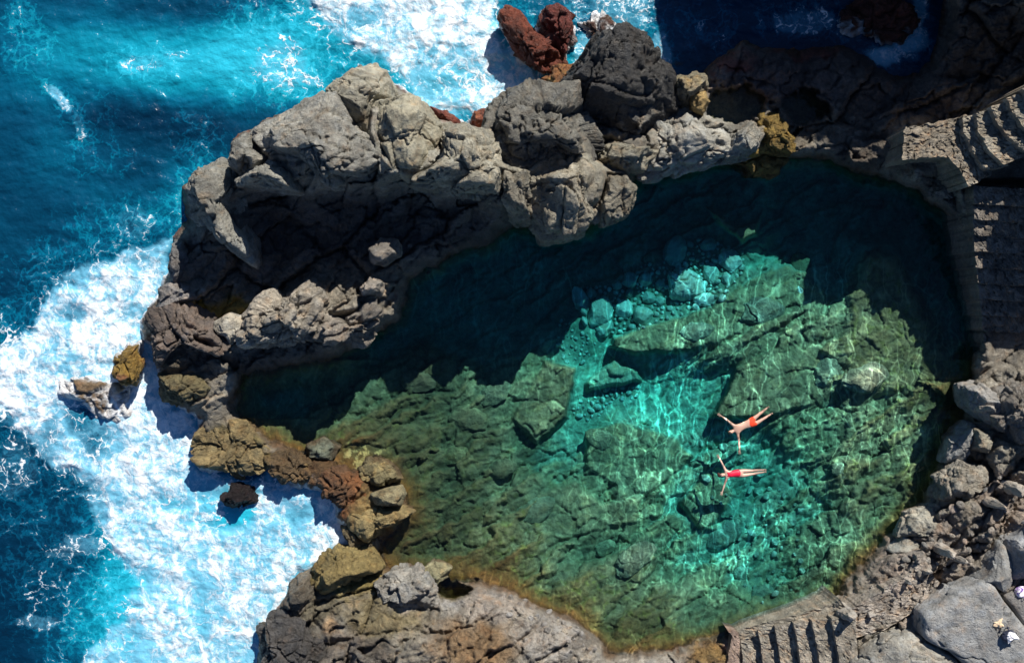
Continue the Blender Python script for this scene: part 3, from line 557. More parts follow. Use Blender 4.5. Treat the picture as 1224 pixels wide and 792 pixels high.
def boulder(name, poly, ztop, zbot, col, label, cat, seed, group=None, n=3.2, rough=.10, facets=9, res=None, mat=None, wet=0.0, tilt=(0, 0), algae=None, soft=0.0, strat=1.0, wash=0.0):
    zr = ztop * .75 + zbot * .25
    P = W([p[0] for p in poly], [p[1] for p in poly], zr)[:, :2]
    A = np.roll(P, -1, 0); cr = P[:, 0] * A[:, 1] - A[:, 0] * P[:, 1]; ar = cr.sum() / 2
    c = ((P + A) * cr[:, None]).sum(0) / (6 * ar)
    size = math.sqrt(abs(ar))
    if res is None: res = 60 if size > 1.6 else 36 if size > .8 else 20 if size > .35 else 10
    d, q = CS[res]
    lxy = np.hypot(d[:, 0], d[:, 1])
    k = (lxy ** n + np.abs(d[:, 2]) ** n) ** (-1 / n)
    u = d * k[:, None]
    rg = np.random.default_rng(seed)
    # chisel with random planes
    for i in range(int(facets * 1.6)):
        nv = rg.normal(size=3); nv[2] = abs(nv[2]) * .9 + .35; nv /= np.linalg.norm(nv)
        sup = (u @ nv).max(); off = sup * rg.uniform(.80, .93)
        e = np.maximum(u @ nv - off, 0); u = u - e[:, None] * nv * .95
    th = np.arctan2(d[:, 1], d[:, 0])
    ths = np.linspace(-math.pi, math.pi, 361); R = poly_radius(P - c, ths); R = np.convolve(np.concatenate([R[-4:-1], R, R[1:4]]), np.ones(7) / 7, 'valid')
    Rv = np.interp(th, ths, R) * (1.07 if size > .5 else 1.0)
    hz = (ztop - zbot) / 2
    p = np.stack([u[:, 0] * Rv, u[:, 1] * Rv, u[:, 2] * hz], -1)
    sd = seed * 13
    q0 = p + seed * 3.7
    am = rough * min(size, 2.2)
    disp = fbm3(q0, .9 / max(size, .25), 3, sd) * 1.0 + fbm3(q0, 2.6 / max(min(size, 2), .3), 3, sd + 5) * .5 + fbm3(q0, 7.5 / max(min(size, 2), .5), 3, sd + 9) * .2
    aa = -.57 + .5 * (val3(np.array([seed * 1.7]), np.array([0.3]), np.array([0.1]))[0])
    us = q0[:, 0] * math.cos(aa) - q0[:, 1] * math.sin(aa); vs_ = q0[:, 0] * math.sin(aa) + q0[:, 1] * math.cos(aa)
    strat0 = strat
    strat = fbm3(np.stack([us * .35, vs_ * 1.7, q0[:, 2] * 2.2], -1), 1.3 / max(min(size, 2), .5), 4, sd + 60)
    disp = disp + .6 * strat0 * (1 - 2.2 * np.abs(strat)) * (1 if size > .5 else .4)
    if size > .3 and strat0 > .5:    # chipped faces and joints
        ext = np.abs(p).max(0)
        for cnt_, am_ in ((26, .9), (150, .24)) if size > .8 else ((30, .6),):
            sd_ = rg.uniform(-1, 1, (cnt_, 3)) * ext; pw = p + .12 * size * np.stack([fbm3(q0 + k_ * 7, 1.6 / size, 2, sd + 70 + k_) for k_ in range(3)], -1)
            dm = ((pw[:, None] - sd_[None]) ** 2 * np.array([1, 1, 1.6])).sum(-1); o2 = np.partition(dm, 1, axis=1); ci = dm.argmin(1)
            gap = np.sqrt(o2[:, 1]) - np.sqrt(o2[:, 0]); dv = rg.uniform(-1, 1, cnt_); tv = rg.normal(size=(cnt_, 3)) * .9
            disp = disp + am_ * (dv[ci] * .8 + ((pw - sd_[ci]) * tv[ci]).sum(1) / size * (1.6 if cnt_ < 100 else 3.0) * .6 - .5 * sstep(.05 * size ** .5, 0, gap))
    if size > 1.0:   # blocky joints
        bl = np.floor(fbm3(q0, .7, 2, sd + 3) * 5 + fbm3(q0, 3, 2, sd + 4)) / 5
        disp = disp + .45 * bl
        cr_ = np.abs(fbm3(q0, .55, 4, sd + 21)); disp = disp - .7 * sstep(.03, 0, cr_) * (1.0 if strat0 > .5 else 2.2)
        cr2 = np.abs(fbm3(q0, 1.3, 3, sd + 22)); disp = disp - .3 * sstep(.05, 0, cr2)
    nrm = np.stack([u[:, 0], u[:, 1], u[:, 2] * 1.2], -1); nrm /= np.linalg.norm(nrm, axis=1, keepdims=True)
    p = p + nrm * (disp * am)[:, None]
    p[:, 2] += tilt[0] * p[:, 0] + tilt[1] * p[:, 1]
    cc = np.zeros((len(p), 3)) + np.array(col)
    m = fbm3(q0, 1.1 / max(size, .3), 4, sd + 40); m2 = fbm3(q0, 4.0 / max(min(size, 1.5), .3), 3, sd + 50)
    cc *= (1 + .45 * m + .35 * m2)[:, None]
    if algae is not None:
        cc = mixc(cc, sstep(-.1, .25, m + .3 * m2) * algae[1], algae[0])
    zw = p[:, 2] + (ztop + zbot) / 2
    if zbot < .3 and ztop > .1:
        cc = mixc(cc, sstep(.55, .05, zw + .3 * m) * .75, np.minimum((.09, .05, .02), np.array(col) * .9))
    if wash: cc = mixc(cc, sstep(wash + .1, wash - .12, zw + .35 * m + .30 * m2), (.80, .84, .87))
    o = mesh_from(name, p, q, mat or (M_ROCK if size > .5 else M_PEB), col=np.clip(cc, .004, .8), attrs={'wet': np.full(len(p), wet), 'soft': np.full(len(p), soft)})
    o.location = (c[0], c[1], (ztop + zbot) / 2)
    return tag(o, label, cat, group)

for i, (poly, zt, zb_, c, lab, kw) in enumerate(BL):
    kw = dict(kw)
    if kw.get('mat') == 'S': kw['mat'] = M_SMOOTH
    boulder('boulder', poly, zt, zb_, c, lab, 'boulder', 100 + i, **kw)

# rocks standing in the surf
SURF = [
 ([(602, 24), (612, 13), (624, 17), (648, 45), (682, 72), (674, 84), (650, 86), (630, 74), (612, 46)], 1.5, -1, (.20, .055, .03), 'long rust red weedy rock slanting through the foam', (.12, .03, .02)),
 ([(648, 26), (655, 10), (667, 7), (684, 20), (688, 42), (676, 64), (662, 48)], 1.4, -1, (.16, .04, .03), 'rounded dark red rock beside the long rust red rock', (.07, .02, .015)),
 ([(648, 92), (668, 79), (692, 76), (692, 92), (680, 107), (654, 109)], 1.9, -1, (.36, .22, .07), 'ochre rock touching the foot of the giant black boulder', (.20, .07, .03)),
 ([(562, 146), (566, 134), (578, 130), (592, 134), (590, 150), (572, 154)], 1.1, -1, (.24, .075, .04), 'small round reddish rock in the cleft below the white surf', (.34, .12, .05)),
 ([(506, 124), (520, 127), (552, 145), (556, 153), (540, 152), (518, 140)], .9, -1, (.27, .09, .05), 'thin ragged reddish ledge at the foot of the sloping slab by the surf', (.16, .04, .03)),
 ([(138, 426), (150, 407), (164, 409), (162, 432), (160, 457), (149, 464), (139, 450)], 1.2, -1, (.27, .17, .04), 'upright mustard coloured rock poking out of the western surf', (.18, .08, .05)),
 ([(78, 456), (101, 453), (140, 459), (148, 478), (151, 496), (130, 508), (117, 503), (105, 482), (80, 474)], .5, -1, (.30, .21, .12), 'broad brown rock awash in the western surf below the mustard one', (.12, .08, .05)),
 ([(266, 596), (275, 579), (300, 583), (306, 599), (286, 609), (268, 606)], .7, -1, (.012, .008, .009), 'small black rock ringed by foam in the bright surf', (.03, .015, .015)),
 ([(1012, 10), (1040, -8), (1075, 0), (1092, 22), (1078, 46), (1040, 44), (1015, 32)], .8, -1, (.14, .05, .035), 'maroon rock awash in the deep shade near the top edge', (.08, .03, .03)),
 ([(690, 28), (712, 14), (735, 26), (742, 48), (722, 58), (702, 56)], .22, -1, (.10, .06, .06), 'dark rock just breaking the surface right of the rounded red rock', (.07, .02, .02)),
]
for i, (poly, zt, zb_, c, lab, al) in enumerate(SURF):
    boulder('sea_rock', poly, zt, zb_, c, lab, 'sea rock', 200 + i, rough=.15, wet=.7, algae=(al, .8), n=2.6, group='rocks standing in the surf', wash=(.36 if i in (5, 6) else 0 if i == 7 else .15))

# stones on the bed of the pool (traced)
def oval(x, y, rx, ry, rot, k=11, j=.12, rg=None):
    rg = rg or rng; r = math.radians(rot); out = []
    for i in range(k):
        a = i * 2 * math.pi / k; q = 1 + rg.uniform(-j, j)
        u, v = rx * math.cos(a) * q, ry * math.sin(a) * q
        out.append((x + u * math.cos(r) - v * math.sin(r), y + u * math.sin(r) + v * math.cos(r)))
    return out
PALE = (.68, .63, .53); MID = (.50, .50, .41)
STN = [
 (820, 341, 21, 21, -20, PALE, 'largest pale round stone on the pool bed'),
 (718, 373, 14, 19, 20, MID, 'big mottled oval stone left in the pebble bed, beside the dark shadow'),
 (695, 358, 9, 17, -25, PALE, 'white topped pointed stone at the western end of the pebble bed'),
 (753, 335, 10.5, 9.5, 0, MID, 'rounded stone near the top of the pebble bed, left of two smaller ones'),
 (772, 334, 8, 8.5, 0, MID, 'nearly round stone between the largest pale stone and the mottled group'),
 (747, 368, 10, 11, 0, PALE, 'squarish pinkish stone right of the big mottled oval stone'),
 (769, 377, 10.5, 12, 30, MID, 'egg shaped green stone at the foot of the pebble bed above the ledge'),
 (776, 356, 8, 7, 20, MID, 'medium stone directly above the egg shaped green stone'),
 (851, 326, 9, 13, -15, MID, 'tall oval stone close to the right of the largest pale stone'),
 (808, 300, 13, 17, 20, MID, 'tall pale flanked rock above the largest pale stone, with dark weed'),
 (784, 309, 16, 9, -15, (.28, .28, .18), 'weed darkened rock left of the tall pale flanked rock'),
 (847, 293, 10, 8, -10, MID, 'rounded stone at the upper right end of the pebble bed'),
 (875, 311, 15, 12, 30, PALE, 'broad pale stone at the far right of the pebble bed'),
 (843, 358, 12, 8, -5, PALE, 'flat pale stone below the largest pale stone'),
 (868, 333, 6, 8, 15, MID, 'triangular stone under the broad pale stone'),
 (724, 392, 8, 12, 45, MID, 'elongated green stone pointing down left below the mottled oval stone'),
 (707, 351, 6.5, 7, 0, MID, 'small round stone wedged above the mottled oval stone'),
 (738, 341, 7, 6, 0, MID, 'small stone at the top left of the pebble bed'),
 (789, 340, 6, 6.5, 0, MID, 'small squarish stone touching the largest pale stone on its left'),
 (790, 360, 6.5, 6, 0, MID, 'small stone below left of the largest pale stone'),
 (833, 396, 19, 10, -12, (.31, .31, .21), 'weed rimmed rounded boulder on the long submerged ledge'),
 (910, 372, 26, 17, -12, (.25, .26, .18), 'big rounded boulder in the middle of the pool, crossed by bright ripple lines'),
 (956, 347, 4.5, 5.5, 10, (.75, .75, .68), 'tiny square white stone lying on the submerged ledge'),
 (958, 318, 13, 16, -10, (.20, .18, .10), 'shaggy brown weed covered rock at the border of the pool shadow'),
 (1038, 452, 28, 17, -10, (.27, .25, .16), 'long sunlit block near the eastern side of the pool bed'),
 (990, 445, 18, 19, 0, (.24, .25, .17), 'round boulder ringed by dark weed on the eastern pool bed'),
 (716, 524, 17, 11, 15, (.26, .25, .15), 'brown patched boulder on the central slab of the pool bed'),
 (722, 655, 13, 9, -30, (.22, .24, .14), 'small rounded boulder among the green slabs in the southern pool'),
 (760, 668, 28, 14, -42, (.23, .26, .17), 'big slanted oblong boulder in the southern pool'),
 (758, 660, 9, 7, -42, (.28, .28, .18), 'small hump lying on the slanted oblong boulder'),
 (1006, 562, 13, 9, 20, (.22, .23, .15), 'dark sided rounded rock southeast of the swimmers'),
 (885, 683, 18, 13, 40, (.24, .26, .19), 'lone oval boulder on the turquoise bed near the southern shore'),
 (912, 708, 14, 8, -20, (.24, .26, .18), 'flat boulder close to the bottom steps, under water'),
 (865, 640, 22, 12, -25, (.25, .27, .20), 'low broad boulder below the woman in the red swimsuit'),
 (560, 500, 22, 15, 10, (.19, .17, .09), 'dark shaggy boulder in the middle of the western shelf'),
 (500, 455, 20, 13, 0, (.16, .14, .08), 'dark brown rock at the shadow edge of the western shelf'),
 (590, 470, 22, 12, -25, (.23, .23, .14), 'greenish block at the upper right of the western shelf'),
 (545, 545, 18, 12, -10, (.20, .19, .09), 'yellow green tufted boulder on the western shelf'),
 (640, 610, 24, 13, -30, (.22, .24, .15), 'long greenish slab boulder left of the central channel'),
 (600, 560, 17, 11, -20, (.17, .18, .10), 'rounded weedy rock in the green shallows left of centre'),
]
for i, (x, y, rx, ry, rot, c, lab) in enumerate(STN):
    z0 = tz(x, y); r = min(rx, ry) / S
    boulder('pool_stone', oval(x, y, rx, ry, rot), z0 + r * (.95 if c in (PALE, MID) else .55), z0 - r * .7, c, lab, 'stone', 300 + i, n=2.4, facets=6, rough=.09, mat=M_PEB if c in (PALE, MID) else M_ROCK, res=20 if rx < 12 else 36,
            algae=None if c == PALE else ((.15, .14, .08), .35), soft=.55, strat=.3)
# small pebbles filling the gap, copies of a few shapes
def scatter(name, poly, count, rmin, rmax, cols, label, group, seed, avoid=(), mats=None, dz=0.3, cat='pebble', flat=.75):
    rg = np.random.default_rng(seed); P = np.array(poly)
    protos = []
    for k in range(5):
        d, q = CS[10]; u = d.copy()
        for i in range(6):
            nv = rg.normal(size=3); nv /= np.linalg.norm(nv); e = np.maximum(u @ nv - rg.uniform(.72, .9), 0); u -= e[:, None] * nv
        u = u * (1 + .12 * fbm3(u + k * 9, 1.6, 3, k))[:, None] * np.array([1, rg.uniform(.65, .95), flat])
        m2 = fbm3(u + k * 5, 2, 3, 5)
        protos.append((u, q, m2))
    meshes = []
    for k, (u, q, m2) in enumerate(protos):
        c = cols[k % len(cols)]
        o = mesh_from(name, u, q, (mats or M_PEB), col=np.clip((np.zeros((len(u), 3)) + np.array(c)) * (1 + .4 * m2)[:, None], .01, .8), attrs={'wet': np.zeros(len(u))})
        meshes.append(o.data); bpy.data.objects.remove(o)
    placed = list(avoid); n = 0; tries = 0
    while n < count and tries < count * 60:
        tries += 1
        x = rg.uniform(P[:, 0].min(), P[:, 0].max()); y = rg.uniform(P[:, 1].min(), P[:, 1].max())
        if polysd(np.array([x]), np.array([y]), poly)[0] < 0: continue
        r = rmin + (rmax - rmin) * rg.random() ** 2
        if any((x - a) ** 2 + (y - b) ** 2 < ((r + c_) * .85) ** 2 for a, b, c_ in placed): continue
        placed.append((x, y, r)); z0 = tz(x, y)
        o = bpy.data.objects.new(name, meshes[int(rg.integers(5))]); COL.objects.link(o)
        o.location = W(x, y, z0 + r / S * dz).tolist(); s_ = r / S
        o.scale = (s_, s_ * rg.uniform(.8, 1.1), s_ * rg.uniform(.7, 1.1)); o.rotation_euler = (rg.uniform(-.3, .3), rg.uniform(-.3, .3), rg.uniform(0, 6.28))
        tag(o, label, cat, group); n += 1
av = [(x, y, min(rx, ry)) for (x, y, rx, ry, *_r) in STN]
scatter('pebble', PEBPOLY, 165, 2.2, 7.0, [PALE, MID, (.5, .5, .42), MID, (.33, .36, .30)], 'small pale rounded pebble in the main pebble bed around the largest pale stone', 'pebbles around the largest pale stone', 1, av)
scatter('pebble', PEB2, 38, 2.0, 5.2, [MID, (.45, .5, .42), (.35, .4, .33)], 'small round pebble in the curved gully of the turquoise channel', 'pebbles in the turquoise gully', 2, av)
scatter('pebble', PEB3, 34, 1.8, 4.2, [MID, (.4, .44, .36), (.32, .36, .3)], 'small green tinted pebble at the edge of the pool shadow below the mottled oval stone', 'pebbles at the shadow edge', 3, av)
scatter('pebble', PEB4, 60, 2.5, 7.5, [(.25, .27, .2), (.34, .36, .28), (.2, .21, .14)], 'submerged stone on the turquoise bed around and below the swimmers', 'stones on the bed under the swimmers', 4, av + [(x, y, 3) for x, y in ((890, 505), (880, 566))], cat='stone', dz=.1)
# loose stones on dry ground
scatter('loose_stone', [(1080, 640), (1130, 610), (1190, 560), (1224, 570), (1215, 640), (1165, 690), (1110, 715), (1060, 745), (1010, 740), (1040, 700)], 95, 2.0, 6.5,
        [(.33, .30, .26), (.27, .25, .22), (.38, .31, .26), (.22, .21, .19)], 'angular grey loose stone on the rubble slope between the pool and the smooth slabs', 'loose stones on the rubble slope', 5, mats=M_ROCK, cat='stone', dz=.15, flat=.6)
scatter('loose_stone', [(590, 708), (620, 712), (660, 730), (700, 755), (715, 780), (690, 790), (650, 760), (600, 730)], 55, 1.6, 5.5,
        [(.36, .34, .31), (.28, .26, .23), (.42, .36, .28)], 'pale grey loose stone on the southern shore along the brown waterline', 'loose stones along the southern waterline', 6, mats=M_ROCK, cat='stone', dz=.15, flat=.6)
#PART2
# slender upright stones added to cast shadows across the rubble
UP = [(1192, 603, 7, 5, 3.2, 'added tall narrow upright stone near the right edge casting a long shadow'),
      (1133, 660, 7, 6, 3.0, 'added upright stone in the middle of the rubble slope casting a forked shadow'),
      (1148, 668, 5, 4, 2.9, 'added leaning stone beside the forked shadow, next to the smooth slabs'),
      (1107, 682, 6, 4, 2.5, 'added short upright stone left of the forked shadow'),
      (1084, 694, 4, 3, 2.4, 'added thin upright stone at the lower left of the rubble slope'),
      (1014, 735, 10, 6, 2.6, 'added stout upright rock at the top of the bottom steps'),
      (1040, 733, 5, 4, 2.2, 'added small upright stone right of the stout upright rock'),
      (1216, 585, 8, 7, 3.4, 'added upright block at the right edge above the rubble'),
      (1178, 488, 7, 6, 2.5, 'added small pointed block behind the leaning grey slab rock')]
for i, (x, y, rx, ry, zt, lab) in enumerate(UP):
    boulder('added_shadow_rock', oval(x, y, rx, ry, -20), zt, .6, (.30, .27, .23), lab, 'rock', 400 + i, n=3.5, facets=8, rough=.12, res=20, group='stones added for their shadows on the rubble slope')

# ------------------------------------------------------------------ masonry steps
def strip(name, L, R, ztop, zbot, col, parent=None, seed=1, n=26, m=14, label=None, disp=.05, jit=1.6):
    """solid slab between two traced edges, with an uneven cobbled top"""
    L = np.array(L, float); R = np.array(R, float)
    t = np.linspace(0, 1, n); s0 = np.linspace(0, 1, len(L)); s1 = np.linspace(0, 1, len(R))
    l = np.stack([np.interp(t, s0, L[:, k]) for k in (0, 1)], -1); r = np.stack([np.interp(t, s1, R[:, k]) for k in (0, 1)], -1)
    s = np.linspace(0, 1, m)
    P = l[:, None] * (1 - s)[None, :, None] + r[:, None] * s[None, :, None]
    px, py = P[..., 0], P[..., 1]
    px = px + jit * fbm(px / 9 + seed, py / 9, 2, seed); py = py + jit * fbm(px / 9, py / 9 + seed, 2, seed + 3)
    f1, f2, cid, ox, oy = worley(px / 9.5, py / 9.5, seed)
    h = disp * (cid - .5) - disp * .9 * sstep(.14, 0, f2 - f1) + disp * .5 * fbm(px / 4, py / 4, 3, seed)
    z = ztop + h if np.isscalar(ztop) else np.array(ztop)[..., None] + h
    top = W(px, py, 0); f_ = (H - z) / H; top[..., 0] *= f_; top[..., 1] *= f_; top[..., 2] = z
    pts = top.reshape(-1, 3); q = list(grid_quads(m, n)[:, ::1])
    idx = np.arange(n * m).reshape(n, m)
    ring = np.concatenate([idx[0, :], idx[1:, -1], idx[-1, -2::-1], idx[-2:0:-1, 0]])
    bot = pts[ring].copy(); bot[:, 2] = zbot
    o0 = len(pts); k = len(ring); pts = np.concatenate([pts, bot])
    for a in range(k):
        b_ = (a + 1) % k; q.append(np.array([ring[a], ring[b_], o0 + b_, o0 + a]))
    c = np.zeros((len(pts), 3)) + np.array(col)
    cc = np.ones(len(pts)); cc[:n * m] = (1 + .5 * (cid - .5) - .35 * sstep(.1, 0, f2 - f1) + .3 * fbm(px / 12, py / 12, 3, 8)).reshape(-1)
    c *= cc[:, None]
    mort = (sstep(.16, .02, f2 - f1) * sstep(-.1, .3, fbm(px / 22, py / 22, 2, 77))).reshape(-1)
    c[:n * m] = mixc(c[:n * m], mort * .7, (.42, .30, .20))
    org = pts.mean(0); org[2] = zbot
    o = mesh_from(name, pts - org, np.array(q), M_MASON, parent, smooth=False, col=np.clip(c, .01, .8), attrs={'wet': np.zeros(len(pts))})
    if parent: o.location = (org[0] - parent.location[0], org[1] - parent.location[1], org[2] - parent.location[2])
    else: o.location = org
    if label: o['label'] = label
    return o

def at(px, py, z): return tuple(W(px, py, z).tolist())
st = tag(empty('stone_staircase', at(930, 792, 0)), 'rubble stone steps at the bottom edge climbing away from the pool', 'staircase')
SX = [(883, 904), (905, 912), (925, 934), (948, 957), (969, 981), (996, 1004)]
tops = [.50, .78, 1.06, 1.36, 1.66, 1.95]
ed = [(884, 890), (906, 915), (926, 936), (949, 961), (970, 985), (994, 1008), (1018, 1026)]
yt = [754, 752, 748, 744, 741, 739, 736]
for i in range(6):
    a0, a1 = ed[i]; b0, b1 = ed[i + 1]
    strip('tread', [(a0, yt[i]), ((a0 + a1) / 2, 775), (a1 + 1, 830)], [(b0 + 3, yt[i + 1]), ((b0 + b1) / 2 + 3, 775), (b1 + 4, 830)], tops[i], -.4, (.29, .26, .21), st, 50 + i, n=34, m=12)
w_ = strip('low_wall', [(872, 757), (905, 746), (950, 735), (992, 722), (1004, 716)], [(884, 766), (910, 758), (952, 748), (992, 741), (1020, 738)], [.55, .55] * 0 or np.linspace(.42, 1.75, 40), -.5, (.31, .28, .22), None, 61, n=40, m=10)
tag(w_, 'low rubble retaining wall sloping along the pool edge above the bottom steps', 'wall')
w_ = strip('low_wall', [(870, 752), (875, 760), (872, 775), (868, 800)], [(881, 754), (884, 764), (884, 780), (884, 800)], .55, -.5, (.27, .20, .16), None, 62, n=20, m=6)
tag(w_, 'short pinkish stone kerb at the foot of the bottom steps', 'wall')

w_ = strip('paved_path', [(994, 742), (1022, 724), (1054, 706), (1082, 690), (1100, 672)], [(1020, 762), (1058, 752), (1090, 732), (1108, 714), (1124, 696)], np.linspace(1.8, 2.0, 50), 0, (.31, .27, .225), None, 63, n=50, m=28, disp=.09)
tag(w_, 'crazy paving of flat stones set in pinkish mortar above the bottom steps', 'path')
st2 = tag(empty('curved_stone_steps', at(1150, 150, 0)), 'sunlit curved stone benches climbing to the right edge under the cliff', 'staircase')
cur = [[(1150, 139), (1152, 158), (1163, 180), (1178, 204)], [(1167, 135), (1169, 155), (1181, 178), (1200, 196)], [(1185, 127), (1191, 145), (1207, 165), (1226, 181)],
       [(1203, 117), (1211, 134), (1227, 155), (1246, 170)], [(1222, 105), (1232, 122), (1248, 140), (1264, 150)], [(1243, 93), (1253, 110), (1268, 126), (1284, 136)], [(1300, 60), (1310, 80), (1330, 100), (1350, 110)]]
P0 = 3.0
strip('landing', [(1078, 191), (1108, 188), (1134, 188), (1148, 204), (1158, 224)], [(1082, 151), (1115, 147), (1156, 137), (1160, 165), (1186, 208)], P0, -1, (.24, .205, .155), st2, 70, n=60, m=30, jit=2.6, disp=.08)
for i in range(len(cur) - 1):
    R_ = [(x + 7, y + 2) for x, y in cur[i + 1]]
    strip('tread', cur[i], R_, P0 + .30 * (i + 1), 0, (.29, .255, .195), st2, 71 + i, n=40, m=12, jit=1.8, disp=.06)
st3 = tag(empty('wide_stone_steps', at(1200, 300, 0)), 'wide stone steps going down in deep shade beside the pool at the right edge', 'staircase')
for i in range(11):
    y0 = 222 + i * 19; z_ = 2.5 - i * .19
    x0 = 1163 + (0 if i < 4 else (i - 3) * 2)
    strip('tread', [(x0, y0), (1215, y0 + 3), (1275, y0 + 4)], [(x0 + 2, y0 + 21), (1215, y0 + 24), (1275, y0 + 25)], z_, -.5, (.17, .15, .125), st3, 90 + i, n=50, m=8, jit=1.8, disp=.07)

# ------------------------------------------------------------------ unseen cliffs beyond the frame, outlines shaped to shade the upper right
def cliff(name, x0, x1, y0, y1, hf, label, seed, st=.35):
    xs_ = np.arange(x0, x1, st); ys_ = np.arange(y0, y1, st); X, Y = np.meshgrid(xs_, ys_)
    n1 = fbm(X / 3, Y / 3, 5, seed); r = ridged(X / 5, Y / 5, 5, seed + 3)
    Z = hf(X + .35 * n1, Y + .35 * r) + .2 * n1 + .15 * r
    c = np.zeros(X.shape + (3,)) + np.array((.20, .17, .13)); c *= (1 + .5 * n1)[..., None]
    i = np.arange(X.size).reshape(X.shape)
    q = np.stack([i[:-1, :-1], i[:-1, 1:], i[1:, 1:], i[1:, :-1]], -1).reshape(-1, 4)
    o = mesh_from(name, np.stack([X, Y, Z], -1).reshape(-1, 3), q, M_ROCK, col=c.reshape(-1, 3), attrs={'wet': np.zeros(X.size)})
    return tag(o, kind='structure')
def hN(X, Y):
    prof = np.interp(X, [6.6, 7.1, 7.9, 9.8, 14, 17.6, 21.5, 22.5, 24, 60], [-3, 1.0, 4.8, 6.2, 7.6, 8.0, 7.6, 8, 11, 14])
    return -3 + (prof + 3) * sstep(13.5, 14.7, Y) + sstep(15, 40, Y) * 1.5
def hE(X, Y):
    prof = np.interp(Y, [-4, -1, 1, 3.4, 7, 8.7, 10.5, 12.6, 13.2, 30], [-3, .5, 2.3, 4.2, 6.9, 7.5, 7.6, 7.2, 7.0, 8])
    return -3 + (prof + 3) * sstep(18.9, 19.9, X) * sstep(13.3, 12.6, Y) + sstep(22, 50, X) * 2 * sstep(13.3, 12.6, Y)
cliff('northern_cliff', 5.5, 48, 13.0, 42, hN, '', 5)
cliff('eastern_cliff', 18.6, 48, -5, 13.6, hE, '', 9)

# ------------------------------------------------------------------ sea
sx = axis(-1500, 2600, -30, 1254, 1.6, 1.15); sy = axis(-1400, 2200, -30, 822, 1.6, 1.15)
QX, QY = np.meshgrid(sx, sy)
sdp = polysd(QX, QY, POOL)
F1 = [(340, -60), (352, 0), (392, 30), (430, 72), (470, 95), (500, 125), (560, 150), (600, 145), (655, 115), (645, 75), (612, 50), (596, 10), (590, -60)]
F2 = [(205, 285), (160, 292), (110, 318), (60, 345), (25, 385), (-10, 420), (-20, 480), (30, 520), (60, 560), (105, 590), (128, 650), (165, 690), (130, 730), (100, 792), (80, 880),
      (330, 900), (330, 735), (360, 700), (430, 655), (405, 590), (320, 560), (235, 560), (240, 510), (200, 470), (180, 390), (205, 340)]
wx = 26 * fbm(QX / 60, QY / 60, 4, 81) + 8 * fbm(QX / 15, QY / 15, 3, 83); wy = 26 * fbm(QX / 60, QY / 60, 4, 91) + 8 * fbm(QX / 15, QY / 15, 3, 93)
f1 = polysd(QX + wx, QY + wy, F1); f2 = polysd(QX + wx, QY + wy, F2)
F = np.maximum(sstep(-26, 16, f1), sstep(-30, 18, f2)) * .88
F = np.maximum(F, .62 * sstep(-85, 5, f1) * sstep(-40, 40, QX - 260)); F = np.maximum(F, .56 * sstep(-110, 0, f2))
def fb(x, y, rx, ry, a, rot=0):
    global F
    F = np.maximum(F, a * np.clip(1.25 * blob(QX + wx * .5, QY + wy * .5, x, y, rx, ry, rot), 0, 1))
for b_ in ((740, 10, 60, 55, .66), (790, 60, 22, 45, .70), (700, 60, 25, 35, .70), (690, 15, 30, 25, .62), (850, 30, 40, 35, .52), (960, 25, 70, 25, .66), (1085, 45, 38, 34, .80), (1100, 10, 14, 40, .74), (1010, 40, 25, 14, .60), (1055, 66, 34, 20, .80),
           (170, 78, 50, 20, .62), (205, 65, 22, 10, .62), (70, 118, 12, 34, .74, -32), (95, 150, 10, 30, .60, -32), (20, 25, 30, 26, .46), (30, 60, 40, 26, .44), (110, 150, 50, 40, .40), (340, 80, 60, 50, .66), (300, 25, 50, 30, .46), (375, 95, 26, 12, .68), (130, 190, 60, 26, .38), (240, 170, 40, 50, .42), (215, 240, 14, 60, .58), (160, 265, 34, 34, .60),
           (60, 340, 50, 30, .50), (20, 560, 50, 70, .60), (100, 650, 40, 24, .66), (80, 660, 50, 16, .62), (60, 700, 70, 80, .55), (45, 745, 50, 14, .64), (30, 620, 60, 40, .50), (20, 480, 50, 60, .62)):
    fb(*b_)
# thinner foam, water shows through
thin = np.zeros(QX.shape)
for (x, y, rx, ry, a) in ((540, 95, 60, 22, .35), (430, 30, 40, 18, .28), (520, 60, 40, 12, .2), (85, 378, 20, 12, .35), (282, 618, 30, 14, .8), (285, 590, 26, 14, .5), (250, 600, 30, 30, .3), (360, 615, 20, 16, .3), (200, 600, 24, 12, .32),
                          (95, 500, 24, 20, .55), (115, 525, 24, 26, .5), (60, 520, 16, 30, .35), (165, 690, 22, 16, .3), (240, 740, 16, 50, .22), (150, 770, 20, 30, .3), (170, 310, 16, 16, .3), (610, 20, 14, 12, .2)):
    thin = np.maximum(thin, a * blob(QX + wx * .6, QY + wy * .6, x, y, rx, ry))
F = np.clip(F * (1 - .62 * thin), 0, 1)
T = .16 + .20 * fbm(QX / 140, QY / 90, 4, 71)
for (x, y, rx, ry, a) in ((215, 85, 120, 48, .62), (340, 60, 90, 60, .55), (60, 60, 70, 60, .30), (60, 200, 90, 60, .12), (150, 30, 90, 40, .12), (590, 90, 150, 60, .45), (230, 250, 50, 60, .25), (100, 300, 50, 50, .12),
                          (282, 622, 50, 26, .85), (170, 640, 80, 120, .35), (130, 760, 80, 60, .30), (640, 10, 50, 30, .2), (760, 30, 60, 60, .10), (240, 700, 90, 120, .4), (150, 720, 50, 60, .3)):
    T += a * blob(QX + wx * .6, QY + wy * .6, x, y, rx, ry)
